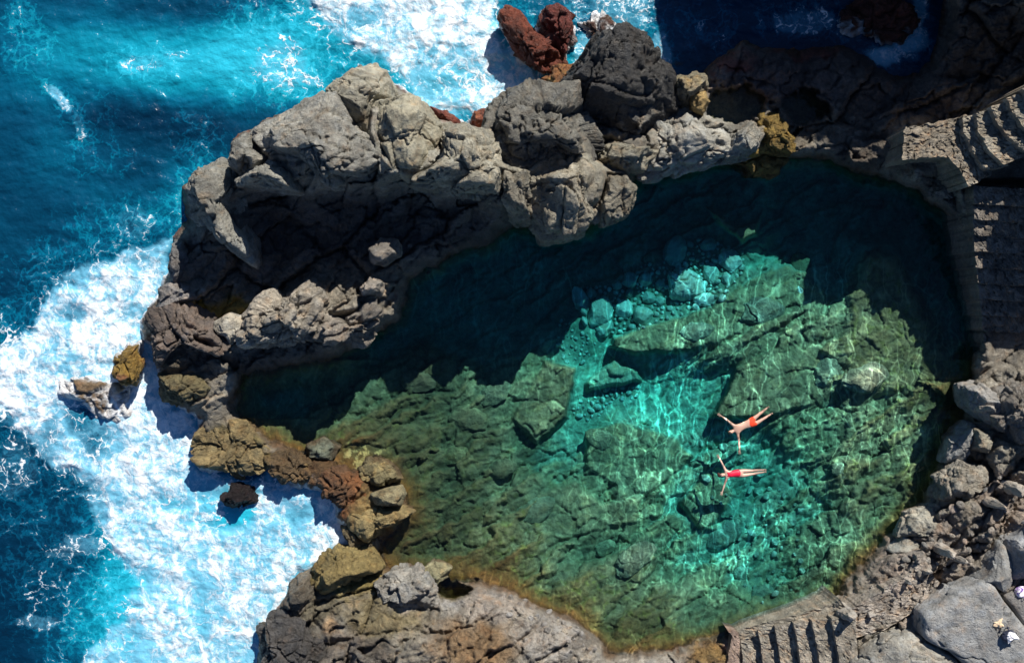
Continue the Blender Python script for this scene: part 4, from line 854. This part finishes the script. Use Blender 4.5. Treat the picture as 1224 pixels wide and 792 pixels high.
for (x, y, rx, ry, a) in ((140, 135, 70, 18, .35), (230, 150, 70, 30, .30), (70, 20, 40, 40, .16), (60, 600, 80, 150, .20), (60, 700, 90, 110, .22), (20, 250, 50, 120, .08), (900, 40, 160, 80, .15), (220, 12, 60, 14, .2)):
    T -= a * blob(QX + wx * .4, QY + wy * .4, x, y, rx, ry)
T = np.clip(T, 0, 1)
near = sstep(-5, -30, -np.abs(polysd(QX, QY, COAST)))
QZ = .10 * fbm(QX / 70, QY / 45, 4, 101) + .05 * fbm(QX / 22, QY / 14, 3, 103) + sstep(.7, 1, F) * (.10 + .09 * ridged(QX / 40 + wx / 40, QY / 40, 3, 105)) + .03 * F * fbm(QX / 7, QY / 7, 3, 107)
QZ = QZ * sstep(1800, 900, np.hypot(QX - CX, QY - CY)) - .02
co = W(QX, QY, 0); fq = (H - QZ) / H; co[..., 0] *= fq; co[..., 1] *= fq; co[..., 2] = QZ
keep = ((sdp < -5) & (polysd(QX, QY, COAST) < 26)).reshape(-1)
q = grid_quads(len(sx), len(sy)); q = q[keep[q].all(1)]
used = np.unique(q); remap = np.zeros(QX.size, np.int64); remap[used] = np.arange(len(used))

m_sea, nt, out = new_mat('sea_water'); b = NB(nt)
pos = b.n('ShaderNodeNewGeometry').outputs['Position']
fa = b.n('ShaderNodeAttribute', _attribute_name='foam').outputs['Fac']; ta = b.n('ShaderNodeAttribute', _attribute_name='aer').outputs['Fac']
warpc = b.n('ShaderNodeTexNoise', Vector=pos, Scale=.9, Detail=4.0).outputs['Color']
warp = b.n('ShaderNodeVectorMath', _operation='MULTIPLY_ADD', i0=warpc, i1=(1.5, 1.5, 1.5), i2=pos).outputs[0]
w2 = b.n('ShaderNodeVectorMath', _operation='MULTIPLY_ADD', i0=b.n('ShaderNodeTexNoise', Vector=pos, Scale=4.0, Detail=3.0).outputs['Color'], i1=(.35, .35, .35), i2=warp).outputs[0]
fl_ = b.n('ShaderNodeMapping', Vector=warp, Rotation=(0, 0, math.radians(38)), Scale=(1.0, .34, 1.0)).outputs[0]
n_big = b.math('ADD', b.math('MULTIPLY', b.noise(warp, .5, 8, .64), .42), b.math('MULTIPLY', b.noise(fl_, 2.0, 9, .66), .58)); n_fine = b.noise(w2, 3.2, 8, .68); n_sp = b.noise(w2, 11, 4, .6)
web1 = b.math('SUBTRACT', 1.0, b.ss(b.vor(w2, 1.5), 0.0, .16)); web2 = b.math('SUBTRACT', 1.0, b.ss(b.vor(w2, 3.8), 0.0, .18))
P_ = b.math('ADD', b.math('MULTIPLY', n_big, .58), b.math('MULTIPLY', n_fine, .27))
P_ = b.math('ADD', P_, b.math('MULTIPLY', n_sp, .08)); wk = b.math('SUBTRACT', 1.0, b.math('MULTIPLY', b.ss(fa, .62, .84), .85))
P_ = b.math('ADD', P_, b.math('MULTIPLY', b.math('MULTIPLY', web1, wk), .12)); P_ = b.math('ADD', P_, b.math('MULTIPLY', b.math('MULTIPLY', web2, wk), .08)); P_ = b.math('ADD', P_, b.math('MULTIPLY', b.math('SUBTRACT', 1.0, wk), .05))
thr = b.math('MULTIPLY_ADD', fa, -.50, .84)
foam = b.ss(P_, b.math('ADD', thr, .05), b.math('ADD', thr, .19))
soft = b.ss(P_, b.math('SUBTRACT', thr, .16), b.math('ADD', thr, .04))
nb = b.noise(pos, .35, 6, .6); nf = b.noise(pos, 3.5, 5, .6)
tt = b.math('ADD', ta, b.math('MULTIPLY', b.math('SUBTRACT', nb, .5), .30)); tt = b.math('ADD', tt, b.math('MULTIPLY', b.math('SUBTRACT', nf, .5), .12)); tt = b.math('ADD', tt, b.math('MULTIPLY', soft, .30)); 
cr = b.n('ShaderNodeValToRGB', Fac=tt)
el = cr.color_ramp.elements; el[0].position = 0; el[0].color = (.0005, .020, .050, 1); el[1].position = 1; el[1].color = (.02, .40, .55, 1)
for p_, c_ in ((.22, (.001, .050, .105, 1)), (.42, (.001, .105, .19, 1)), (.72, (.004, .25, .36, 1))):
    e = el.new(p_); e.color = c_
foamc = b.mix(b.ss(n_fine, .30, .60), (.66, .80, .88), (.88, .90, .92))
aer = b.mix(b.math('MULTIPLY', b.ss(fa, .55, .85), b.math('MULTIPLY_ADD', soft, .6, .25)), cr.outputs[0], (.17, .47, .65))
colr = b.mix(foam, aer, foamc)
h = b.math('ADD', b.math('MULTIPLY', b.noise(pos, 1.2, 5, .55), .15), b.math('MULTIPLY', b.noise(pos, 6, 4, .6), .025))
h = b.math('ADD', h, b.math('MULTIPLY', foam, b.math('MULTIPLY', n_fine, .03)))
h = b.math('ADD', h, b.math('MULTIPLY', foam, b.math('MULTIPLY', n_sp, .004)))
bp = b.n('ShaderNodeBump', Strength=.9, Distance=1.0, Height=h)
p = b.n('ShaderNodeBsdfPrincipled', Base__Color=colr, Roughness=b.math('MULTIPLY_ADD', foam, .55, .22), Normal=bp.outputs[0], IOR=1.33)
p.inputs['Subsurface Weight'].default_value = 0
nt.links.new(p.outputs[0], out.inputs[0])
sea = mesh_from('sea', co.reshape(-1, 3)[used], remap[q], m_sea, attrs={'foam': F.reshape(-1)[used], 'aer': T.reshape(-1)[used]})
tag(sea, kind='structure')

# ------------------------------------------------------------------ pool water
px_ = np.arange(215, 1200, 1.7); py_ = np.arange(165, 800, 1.7)
QX, QY = np.meshgrid(px_, py_); sdp = polysd(QX, QY, POOL)
QZ = .012 * fbm(QX / 40, QY / 30, 3, 201) + .008 * fbm(QX / 13, QY / 10, 3, 203)
rip = np.zeros(QX.shape)
for (x, y, a) in ((890, 505, 1), (880, 566, 1)):
    d = np.hypot(QX - x + 4 * fbm(QX / 20, QY / 20, 2, 5), QY - y); rip += a * np.sin(d / 2.6) * np.exp(-d / 120) * sstep(10, 40, d)
QZ = QZ + .010 * rip
co = W(QX, QY, 0); co[..., 2] = QZ
keep = (sdp > -13).reshape(-1)
q = grid_quads(len(px_), len(py_)); q = q[keep[q].all(1)]
used = np.unique(q); remap = np.zeros(QX.size, np.int64); remap[used] = np.arange(len(used)); q = remap[q]
V = co.reshape(-1, 3)[used]; nv = len(V); B = V.copy(); B[:, 2] = -8
ed_ = np.concatenate([q[:, [0, 1]], q[:, [1, 2]], q[:, [2, 3]], q[:, [3, 0]]])
key = np.sort(ed_, 1); kk = key[:, 0] * nv + key[:, 1]
_, inv, cnt = np.unique(kk, return_inverse=True, return_counts=True)
bd = ed_[cnt[inv.reshape(-1)] == 1]
side = np.stack([bd[:, 1], bd[:, 0], bd[:, 0] + nv, bd[:, 1] + nv], -1)
Q = np.concatenate([q, q[:, ::-1] + nv, side])
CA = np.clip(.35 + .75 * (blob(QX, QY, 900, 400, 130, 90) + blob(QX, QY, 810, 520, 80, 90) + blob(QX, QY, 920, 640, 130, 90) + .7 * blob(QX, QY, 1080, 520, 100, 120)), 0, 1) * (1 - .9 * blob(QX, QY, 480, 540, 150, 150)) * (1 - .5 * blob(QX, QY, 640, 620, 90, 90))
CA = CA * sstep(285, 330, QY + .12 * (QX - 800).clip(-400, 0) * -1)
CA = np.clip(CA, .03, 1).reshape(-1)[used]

m_w, nt, out = new_mat('pool_water'); b = NB(nt)
pos = b.n('ShaderNodeNewGeometry').outputs['Position']; ca = b.n('ShaderNodeAttribute', _attribute_name='caustic').outputs['Fac']
st_ = b.n('ShaderNodeMapping', Vector=pos, Rotation=(0, 0, math.radians(25)), Scale=(1.0, .30, 1.0)).outputs[0]
wv = b.n('ShaderNodeVectorMath', _operation='MULTIPLY_ADD', i0=b.n('ShaderNodeTexNoise', Vector=pos, Scale=.7, Detail=2.0).outputs['Color'], i1=(.9, .9, 0), i2=st_).outputs[0]
wv = b.n('ShaderNodeVectorMath', _operation='MULTIPLY_ADD', i0=b.n('ShaderNodeTexNoise', Vector=pos, Scale=2.4, Detail=1.0).outputs['Color'], i1=(.22, .22, 0), i2=wv).outputs[0]
wv = b.n('ShaderNodeVectorMath', _operation='MULTIPLY', i0=wv, i1=(1, 1, 0)).outputs[0]
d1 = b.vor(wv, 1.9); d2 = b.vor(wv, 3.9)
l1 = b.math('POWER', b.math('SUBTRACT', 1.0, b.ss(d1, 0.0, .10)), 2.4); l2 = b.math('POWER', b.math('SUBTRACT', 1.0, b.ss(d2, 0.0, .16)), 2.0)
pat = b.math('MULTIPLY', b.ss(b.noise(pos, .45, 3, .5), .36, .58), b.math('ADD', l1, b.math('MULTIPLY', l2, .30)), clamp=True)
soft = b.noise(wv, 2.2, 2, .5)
tr = b.math('ADD', b.math('MULTIPLY_ADD', soft, 0.26, .62), b.math('MULTIPLY', b.math('MULTIPLY', pat, ca), 1.6))  # bright caustic lines painted into the water's transmission colour
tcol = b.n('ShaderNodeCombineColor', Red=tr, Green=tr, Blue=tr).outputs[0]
geo = b.n('ShaderNodeNewGeometry')
istop = b.math('GREATER_THAN', b.n('ShaderNodeSeparateXYZ', Vector=pos).outputs[2], -1.0)
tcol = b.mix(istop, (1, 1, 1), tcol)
trn = b.n('ShaderNodeBsdfTransparent', Color=tcol)
hh = b.math('ADD', b.math('MULTIPLY', b.noise(wv, 2.2, 3, .5), .05), b.math('MULTIPLY', b.noise(pos, 7, 3, .5), .008))
bp = b.n('ShaderNodeBump', Strength=1.0, Distance=1.0, Height=hh)
gl = b.n('ShaderNodeBsdfGlossy', Roughness=.03, Normal=bp.outputs[0]); gl.inputs['Color'].default_value = (1, 1, 1, 1)
lw = b.n('ShaderNodeLayerWeight', Blend=.5).outputs['Facing']
fr = b.math('MULTIPLY_ADD', b.math('POWER', lw, 5.0), .9, .02)
mx = b.n('ShaderNodeMixShader', i0=b.math('MULTIPLY', fr, istop), i1=trn.outputs[0], i2=gl.outputs[0])
nt.links.new(mx.outputs[0], out.inputs[0])
va = b.n('ShaderNodeVolumeAbsorption', Density=1.0); va.inputs['Color'].default_value = (1 - .52, 1 - .088, 1 - .062, 1)
nt.links.new(va.outputs[0], out.inputs['Volume'])
pool = mesh_from('pool_water', np.concatenate([V, B]), Q, m_w, attrs={'caustic': np.concatenate([CA, CA])})
tag(pool, kind='structure')

# still water in the hollows of the rock
m_t, nt, out = new_mat('tide_water'); b = NB(nt)
pos = b.n('ShaderNodeNewGeometry').outputs['Position']
bp = b.n('ShaderNodeBump', Strength=.3, Distance=.1, Height=b.noise(pos, 4, 2, .5))
trn = b.n('ShaderNodeBsdfTransparent'); trn.inputs[0].default_value = (.72, .76, .66, 1)
gl = b.n('ShaderNodeBsdfGlossy', Roughness=.04, Normal=bp.outputs[0])
lw = b.n('ShaderNodeLayerWeight', Blend=.5).outputs['Facing']
mx = b.n('ShaderNodeMixShader', i0=b.math('MULTIPLY_ADD', b.math('POWER', lw, 5.0), .9, .02), i1=trn.outputs[0], i2=gl.outputs[0])
nt.links.new(mx.outputs[0], out.inputs[0])
for (x, y, rx, ry, z) in ((540, 702, 30, 18, -.02), (882, 126, 42, 28, .70), (960, 128, 38, 20, .55), (760, 165, 26, 12, 1.2)):
    P = W(*zip(*oval(x, y, rx, ry, 0, 40, .04)), z); P = np.concatenate([P, [W(x, y, z)]])
    q = [[i, (i + 1) % 40, 40] for i in range(40)]
    o = mesh_from('tide_pool', P[:, :], q, m_t, smooth=False); tag(o, kind='structure')

# ------------------------------------------------------------------ swimmers
def skin_mesh(name, nodes, edges, mat, parent=None, origin=(0, 0, 0), root=0, levels=2):
    me = bpy.data.meshes.new(name)
    me.from_pydata([Vector(n[0]) - Vector(origin) for n in nodes], edges, [])
    o = bpy.data.objects.new(name, me); COL.objects.link(o)
    m = o.modifiers.new('Skin', 'SKIN'); m.use_smooth_shade = True
    if not me.skin_vertices: raise RuntimeError('no skin layer')
    for i, n in enumerate(nodes):
        r = n[1]; me.skin_vertices[0].data[i].radius = r if isinstance(r, tuple) else (r, r)
        me.skin_vertices[0].data[i].use_root = (i == root)
    s = o.modifiers.new('Sub', 'SUBSURF'); s.levels = s.render_levels = levels
    me.materials.append(mat)
    if parent: o.parent = parent
    return o
def P3(px, py, z): return Vector(W(px, py, z).tolist())
def lerp(a, b_, t): return a + (b_ - a) * t

def swimmer(J, skin, suit, hair, label, man, hairlen):
    O = J['pelvis'].copy(); N = []; E = []
    def add(p, r, par=None):
        N.append((p, r)); i = len(N) - 1
        if par is not None: E.append((par, i))
        return i
    sp = 1.12 if man else 1.0
    pel = add(J['pelvis'], (.125 * sp + .01 * (not man), .095), None)
    wa = add(J['waist'], (.118 * sp, .088), pel); ch = add(J['chest'], (.135 * sp, .10), wa); up = add(J['uch'], (.12 * sp, .08), ch)
    ne = add(J['neck'], .052 * sp, up)
    h1 = add(lerp(J['neck'], J['head'], .55) + Vector((0, 0, .005)), .072, ne); h2 = add(J['head'], .093, h1); h3 = add(J['head'] + (J['head'] - J['neck']).normalized() * .075, .07, h2)
    add(J['head'] + Vector((0, 0, .105)) - (J['head'] - J['neck']).normalized() * .01, .014, h2)        # nose
    for s in ('a', 'b'):
        sh = add(J['sh' + s], .058 * sp, up); el_ = add(J['el' + s], .038 * sp, sh)
        fo = add(lerp(J['el' + s], J['wr' + s], .3), .040 * sp, el_); wr = add(J['wr' + s], .025 * sp, fo)
        d = (J['wr' + s] - J['el' + s]).normalized(); sd = Vector((-d.y, d.x, 0))
        pa = add(J['wr' + s] + d * .075, (.038, .016), wr)
        for k, ln in enumerate((.065, .078, .082, .070)):
            o_ = (k - 1.5) * .022; b1 = add(J['wr' + s] + d * .105 + sd * o_, .0095, pa)
            b2 = add(J['wr' + s] + d * (.105 + ln * .5) + sd * o_ * 1.2 + Vector((0, 0, .004)), .0085, b1); add(J['wr' + s] + d * (.105 + ln) + sd * o_ * 1.35 - Vector((0, 0, .006)), .0075, b2)
        sg = 1 if s == 'a' else -1
        t1 = add(J['wr' + s] + d * .045 + sd * sg * .042, .011, pa); add(J['wr' + s] + d * .085 + sd * sg * .062, .009, t1)
        hp = add(J['hip' + s], .088 * sp + .004 * (not man), pel); mid = add(lerp(J['hip' + s], J['kn' + s], .5), .075 * sp, hp)
        kn = add(J['kn' + s], .052 * sp, mid); ca_ = add(lerp(J['kn' + s], J['an' + s], .35), .054 * sp, kn); an = add(J['an' + s], .034 * sp, ca_)
        dl = (J['an' + s] - J['kn' + s]).normalized()
        he = add(J['an' + s] + dl * .05 - Vector((0, 0, .02)), .034, an); add(J['an' + s] + dl * .13 + Vector((0, 0, .055)), (.036, .02), he)
    root = empty('person', O); tag(root, label, 'person', 'swimmers floating in the pool')
    skin_mesh('body', N, E, skin, root, O, root=pel)
    # swimwear follows the body
    N2 = []; E2 = []
    def a2(p, r, par=None):
        N2.append((p, r)); i = len(N2) - 1
        if par is not None: E2.append((par, i))
        return i
    if man:
        w0 = a2(lerp(J['waist'], J['pelvis'], .45), (.132, .102)); p0 = a2(J['pelvis'], (.145, .112), w0)
        for s in ('a', 'b'):
            g = a2(J['hip' + s], .106, p0); a2(lerp(J['hip' + s], J['kn' + s], .42), .100, g)
        skin_mesh('swim_shorts', N2, E2, suit, root, O)
    else:
        p0 = a2(lerp(J['pelvis'], lerp(J['hipa'], J['hipb'], .5), .8), (.125, .11)); p1 = a2(J['pelvis'], (.172, .140), p0); w0 = a2(J['waist'], (.148, .120), p1); c0 = a2(J['chest'], (.172, .128), w0)
        for s in ('a', 'b'):
            dS = lerp(J['uch'], J['sh' + s], .6); b1 = a2(lerp(J['chest'], dS, .5) + Vector((0, 0, .05)), .062, c0); a2(dS + Vector((0, 0, .055)), .018, b1)
        skin_mesh('swimsuit', N2, E2, suit, root, O)
    ax = (J['head'] - J['neck']).normalized()
    hn = [(J['head'] + ax * .03 - Vector((0, 0, .035)), .096), (J['head'] + ax * .085 - Vector((0, 0, .03)), .074 + hairlen * .1)]
    he_ = [(0, 1)]
    if hairlen > .05:
        hn += [(J['head'] + ax * .14 + Vector((.02, .05, -.05)), .05), (J['head'] + ax * .17 + Vector((.05, .11, -.06)), .025)]; he_ += [(1, 2), (2, 3)]
        hn += [(J['head'] + ax * .15 + Vector((.03, -.06, -.05)), .04)]; he_ += [(1, 4)]
    skin_mesh('hair', hn, he_, hair, root, O)
    sd = Vector((-ax.y, ax.x, 0))
    for s_ in (-1, 1):
        v, q = CS[6]; e = mesh_from('eye', v * .011, q, M_EYE, root, col=None); e.location = J['head'] - O + sd * .032 * s_ + Vector((0, 0, .086)) + ax * .012
    v, q = CS[6]; e = mesh_from('mouth', v * np.array([.008, .022, .006]), q, M_LIP, root); e.location = J['head'] - O - ax * .05 + Vector((0, 0, .080)); e.rotation_euler = (0, 0, math.atan2(ax.y, ax.x))
    return root
M_SKIN = simple_mat('skin_tan', (.56, .34, .25), .45, .06, 12, .1); M_SKIN2 = simple_mat('skin_pale', (.62, .40, .31), .45, .06, 12, .1)
M_EYE = simple_mat('eye_dark', (.05, .035, .03), .3); M_LIP = simple_mat('lips', (.5, .16, .14), .4)
M_RED = simple_mat('red_orange_cloth', (.86, .06, .015), .7); M_CRIM = simple_mat('crimson_cloth', (.72, .006, .045), .55)
M_HAIR = simple_mat('hair_fair', (.30, .16, .08), .6); M_HAIR2 = simple_mat('hair_brown', (.10, .035, .02), .5)
z = -.045
Jm = dict(pelvis=P3(896, 505.5, z), waist=P3(890.5, 508, z), chest=P3(884.5, 510.5, z + .015), uch=P3(880.3, 512.7, z + .01), neck=P3(877.3, 514.2, z), head=P3(873.2, 516.3, z),
          sha=P3(877.6, 508.8, z), ela=P3(869.6, 502.3, z - .02), wra=P3(862.6, 497.4, z - .03), shb=P3(881.6, 517.6, z), elb=P3(883.4, 527.6, z - .02), wrb=P3(883.8, 537, z - .03),
          hipa=P3(899.4, 501.4, z), kna=P3(907.6, 494.6, z + .01), ana=P3(916.0, 488.2, z - .03), hipb=P3(901.6, 506.8, z), knb=P3(911.0, 501.2, z + .01), anb=P3(920.0, 495.6, z - .03))
swimmer(Jm, M_SKIN, M_RED, M_HAIR, 'man in orange red swim shorts floating on his back with spread arms and legs', True, 0)
Jw = dict(pelvis=P3(882.6, 565.2, z), waist=P3(877.6, 565.6, z), chest=P3(872.0, 566.2, z + .015), uch=P3(869.0, 566.6, z + .01), neck=P3(866.5, 566.9, z), head=P3(862.6, 567.4, z),
          sha=P3(867.4, 562.2, z), ela=P3(863.6, 554.6, z - .02), wra=P3(860.2, 548, z - .03), shb=P3(868.6, 571.2, z), elb=P3(865.8, 579.4, z - .02), wrb=P3(863.6, 586.4, z - .03),
          hipa=P3(886.4, 562.6, z), kna=P3(899.0, 562.2, z + .01), ana=P3(911.6, 561.4, z - .03), hipb=P3(886.6, 568.0, z), knb=P3(899.4, 566.2, z + .01), anb=P3(911.8, 564.2, z - .03))
swimmer(Jw, M_SKIN2, M_CRIM, M_HAIR2, 'woman in a crimson swimsuit floating on her back with straight legs together', False, .1)

# ------------------------------------------------------------------ belongings on the slabs
bpy.context.view_layer.update()
dg = bpy.context.evaluated_depsgraph_get()
def ground(px, py):
    o = Vector((0, 0, H)); d = (Vector(W(px, py, 0).tolist()) - o).normalized()
    hit, loc, *_ = sc.ray_cast(dg, o + d * 2, d)
    return loc
def blobmesh(name, scale, mat, parent, loc=(0, 0, 0), rot=(0, 0, 0), n=3.0, wr=.12, seed=1, res=20):
    d, q = CS[res]; k = (np.hypot(d[:, 0], d[:, 1]) ** n + np.abs(d[:, 2]) ** n) ** (-1 / n); u = d * k[:, None]
    u = u * (1 + wr * fbm3(u + seed * 3, 2.2, 3, seed))[:, None] * np.array(scale)
    o = mesh_from(name, u, q, mat, parent); o.location = loc; o.rotation_euler = rot; return o
def tube(name, pts, r, mat, parent):
    cu = bpy.data.curves.new(name, 'CURVE'); cu.dimensions = '3D'; s = cu.splines.new('NURBS'); s.points.add(len(pts) - 1)
    for i, p in enumerate(pts): s.points[i].co = (*p, 1)
    s.use_endpoint_u = True; s.order_u = 3; cu.bevel_depth = r; cu.bevel_resolution = 3
    o = bpy.data.objects.new(name, cu); me = bpy.data.meshes.new_from_object(o); bpy.data.objects.remove(o)
    me.materials.append(mat); o = bpy.data.objects.new(name, me); COL.objects.link(o); o.parent = parent; return o
M_NAVY = simple_mat('navy_nylon', (.015, .02, .045), .7); M_WHITE = simple_mat('white_towel', (.82, .80, .82), .9, .1, 60); M_BEIGE = simple_mat('beige_cloth', (.66, .50, .33), .9, .12, 50)
M_BLACK = simple_mat('black_rubber', (.02, .02, .022), .6); M_WOOL = simple_mat('lilac_cloth', (.40, .20, .62), .8)
m_p, nt, out = new_mat('purple_floral_cloth'); b = NB(nt); oc = b.n('ShaderNodeTexCoord').outputs['Object']
fl = b.ss(b.vor(oc, 13, 'F1'), .35, .55)
p = b.n('ShaderNodeBsdfPrincipled', Base__Color=b.mix(fl, (.36, .16, .62), (.88, .84, .88)), Roughness=.8); nt.links.new(p.outputs[0], out.inputs[0])
g = ground(1203, 758)
r_ = tag(empty('backpack', g, .5), 'dark navy backpack lying on the big smooth slab, half covered by a white towel', 'backpack')
blobmesh('bag', (.24, .17, .15), M_NAVY, r_, (0, 0, .13), seed=2); blobmesh('front_pocket', (.13, .07, .09), M_NAVY, r_, (-.03, -.17, .11), seed=3)
for s_ in (-1, 1): tube('shoulder_strap', [(s_ * .08, .15, .22), (s_ * .12, .26, .16), (s_ * .16, .27, .04), (s_ * .17, .17, .03)], .014, M_NAVY, r_)
tube('grab_handle', [(.21, -.04, .2), (.28, -.03, .24), (.28, .04, .24), (.21, .05, .2)], .010, M_NAVY, r_)
def cloth(name, g, w, h, amp, mat, label, cat, seed, rz=0, crump=3.0):
    n = 40; t = np.linspace(-1, 1, n); X, Y = np.meshgrid(t, t)
    th = np.arctan2(Y, X); rr = 1 + .22 * np.sin(3 * th + seed) + .12 * np.sin(5 * th + 2 * seed)
    r0 = np.maximum(np.abs(X), np.abs(Y)); Xr = X * rr * w; Yr = Y * rr * h
    Z = amp * (1.1 - r0 ** 2) + amp * .7 * ridged(X * crump / 3 + seed, Y * crump / 3, 4, seed) * (1 - .4 * r0)
    Z = np.maximum(Z, .004)
    top = np.stack([Xr, Yr, Z + .012], -1).reshape(-1, 3); bot = top.copy(); bot[:, 2] -= .010
    i = np.arange(n * n).reshape(n, n); qt = np.stack([i[:-1, :-1], i[:-1, 1:], i[1:, 1:], i[1:, :-1]], -1).reshape(-1, 4)
    ring = np.concatenate([i[0, :], i[1:, -1], i[-1, -2::-1], i[-2:0:-1, 0]]); rn = np.roll(ring, -1)
    sd = np.stack([ring, ring + n * n, rn + n * n, rn], -1)
    o = mesh_from(name, np.concatenate([top, bot]), np.concatenate([qt, qt[:, ::-1] + n * n, sd]), mat)
    o.location = g; o.rotation_euler = (0, 0, rz); return tag(o, label, cat)
g2 = ground(1208.5, 760); 
cloth('towel', (g2[0] * .994, g2[1] * .994, g[2] + .25), .17, .14, .09, M_WHITE, 'crumpled white towel on top of the dark navy backpack', 'towel', 3, .4)
g = ground(1193, 745)
cloth('cloth_bundle', (g[0], g[1], g[2] + .01), .15, .12, .06, M_BEIGE, 'small crumpled beige cloth beside a pair of black sandals', 'cloth', 5, .3)
for k, (x, y, rz) in enumerate(((1189.5, 748.5, 1.9), (1195, 751.5, 1.4))):
    g = ground(x, y); s_ = empty('sandal', (g[0], g[1], g[2] + .01), rz)
    tag(s_, 'left black rubber sandal next to the beige cloth on the slab' if k == 0 else 'right black rubber sandal, nearer to the navy backpack', 'sandal', 'pair of black sandals on the slab')
    d, q = CS[10]; u = d.copy(); u[:, 2] = np.sign(u[:, 2]) * np.abs(u[:, 2]) ** .4; wd = .045 * (1 - .22 * np.cos(u[:, 0] * 3.0 + .6))
    mesh_from('sole', np.stack([u[:, 0] * .135, u[:, 1] * wd, u[:, 2] * .013], -1), q, M_BLACK, s_)
    tube('strap', [(.0, .042, .01), (.05, .03, .05), (.085, 0, .02)], .007, M_BLACK, s_); tube('strap', [(.0, -.042, .01), (.05, -.03, .05), (.085, 0, .02)], .007, M_BLACK, s_)
g = ground(1217, 705)
r_ = tag(empty('beach_bag', g, .8), 'purple and white flowered beach bag standing at the right edge of the slabs', 'bag')
blobmesh('bag', (.22, .15, .20), m_p, r_, (0, 0, .19), seed=7, n=4); blobmesh('lining', (.17, .10, .03), M_WHITE, r_, (0, 0, .38), seed=8)
for s_ in (-1, 1): tube('handle', [(-.10, s_ * .10, .36), (-.08, s_ * .13, .50), (.08, s_ * .13, .50), (.10, s_ * .10, .36)], .012, M_WOOL, r_)

# ------------------------------------------------------------------ light, sky, camera
EL = math.radians(38); AZ = Vector((.42, .907, 0)).normalized()
sun_dir = Vector((AZ.x * math.cos(EL), AZ.y * math.cos(EL), math.sin(EL)))
L = bpy.data.lights.new('sun', 'SUN'); L.energy = 5.0; L.angle = math.radians(.5); L.color = (1.0, .95, .87)
lo = bpy.data.objects.new('sun', L); COL.objects.link(lo); lo.rotation_euler = sun_dir.to_track_quat('Z', 'Y').to_euler(); lo.location = (10, 20, 30)
wd = bpy.data.worlds.new('World'); sc.world = wd; wd.use_nodes = True; nt = wd.node_tree
sk = nt.nodes.new('ShaderNodeTexSky'); sk.sky_type = 'NISHITA'; sk.sun_disc = False; sk.sun_elevation = EL; sk.sun_rotation = math.atan2(AZ.x, AZ.y)
sk.air_density = .8; sk.dust_density = .1; sk.ozone_density = 7.0
nt.links.new(sk.outputs[0], nt.nodes['Background'].inputs[0]); nt.nodes['Background'].inputs[1].default_value = .065
cam = bpy.data.cameras.new('camera'); cam.sensor_width = 36; cam.lens = 36 * H / (1224 / S); cam.clip_end = 2000
cob = bpy.data.objects.new('camera', cam); COL.objects.link(cob); cob.location = (0, 0, H); sc.camera = cob
vs = sc.view_settings; vs.view_transform = 'Standard'; vs.look = 'None'; vs.exposure = .55; vs.gamma = 1
sc.cycles.max_bounces = 5; sc.cycles.diffuse_bounces = 2; sc.cycles.transparent_max_bounces = 10; sc.cycles.use_denoising = True
sc.cycles.sample_clamp_indirect = 4; sc.cycles.caustics_reflective = False; sc.cycles.caustics_refractive = False
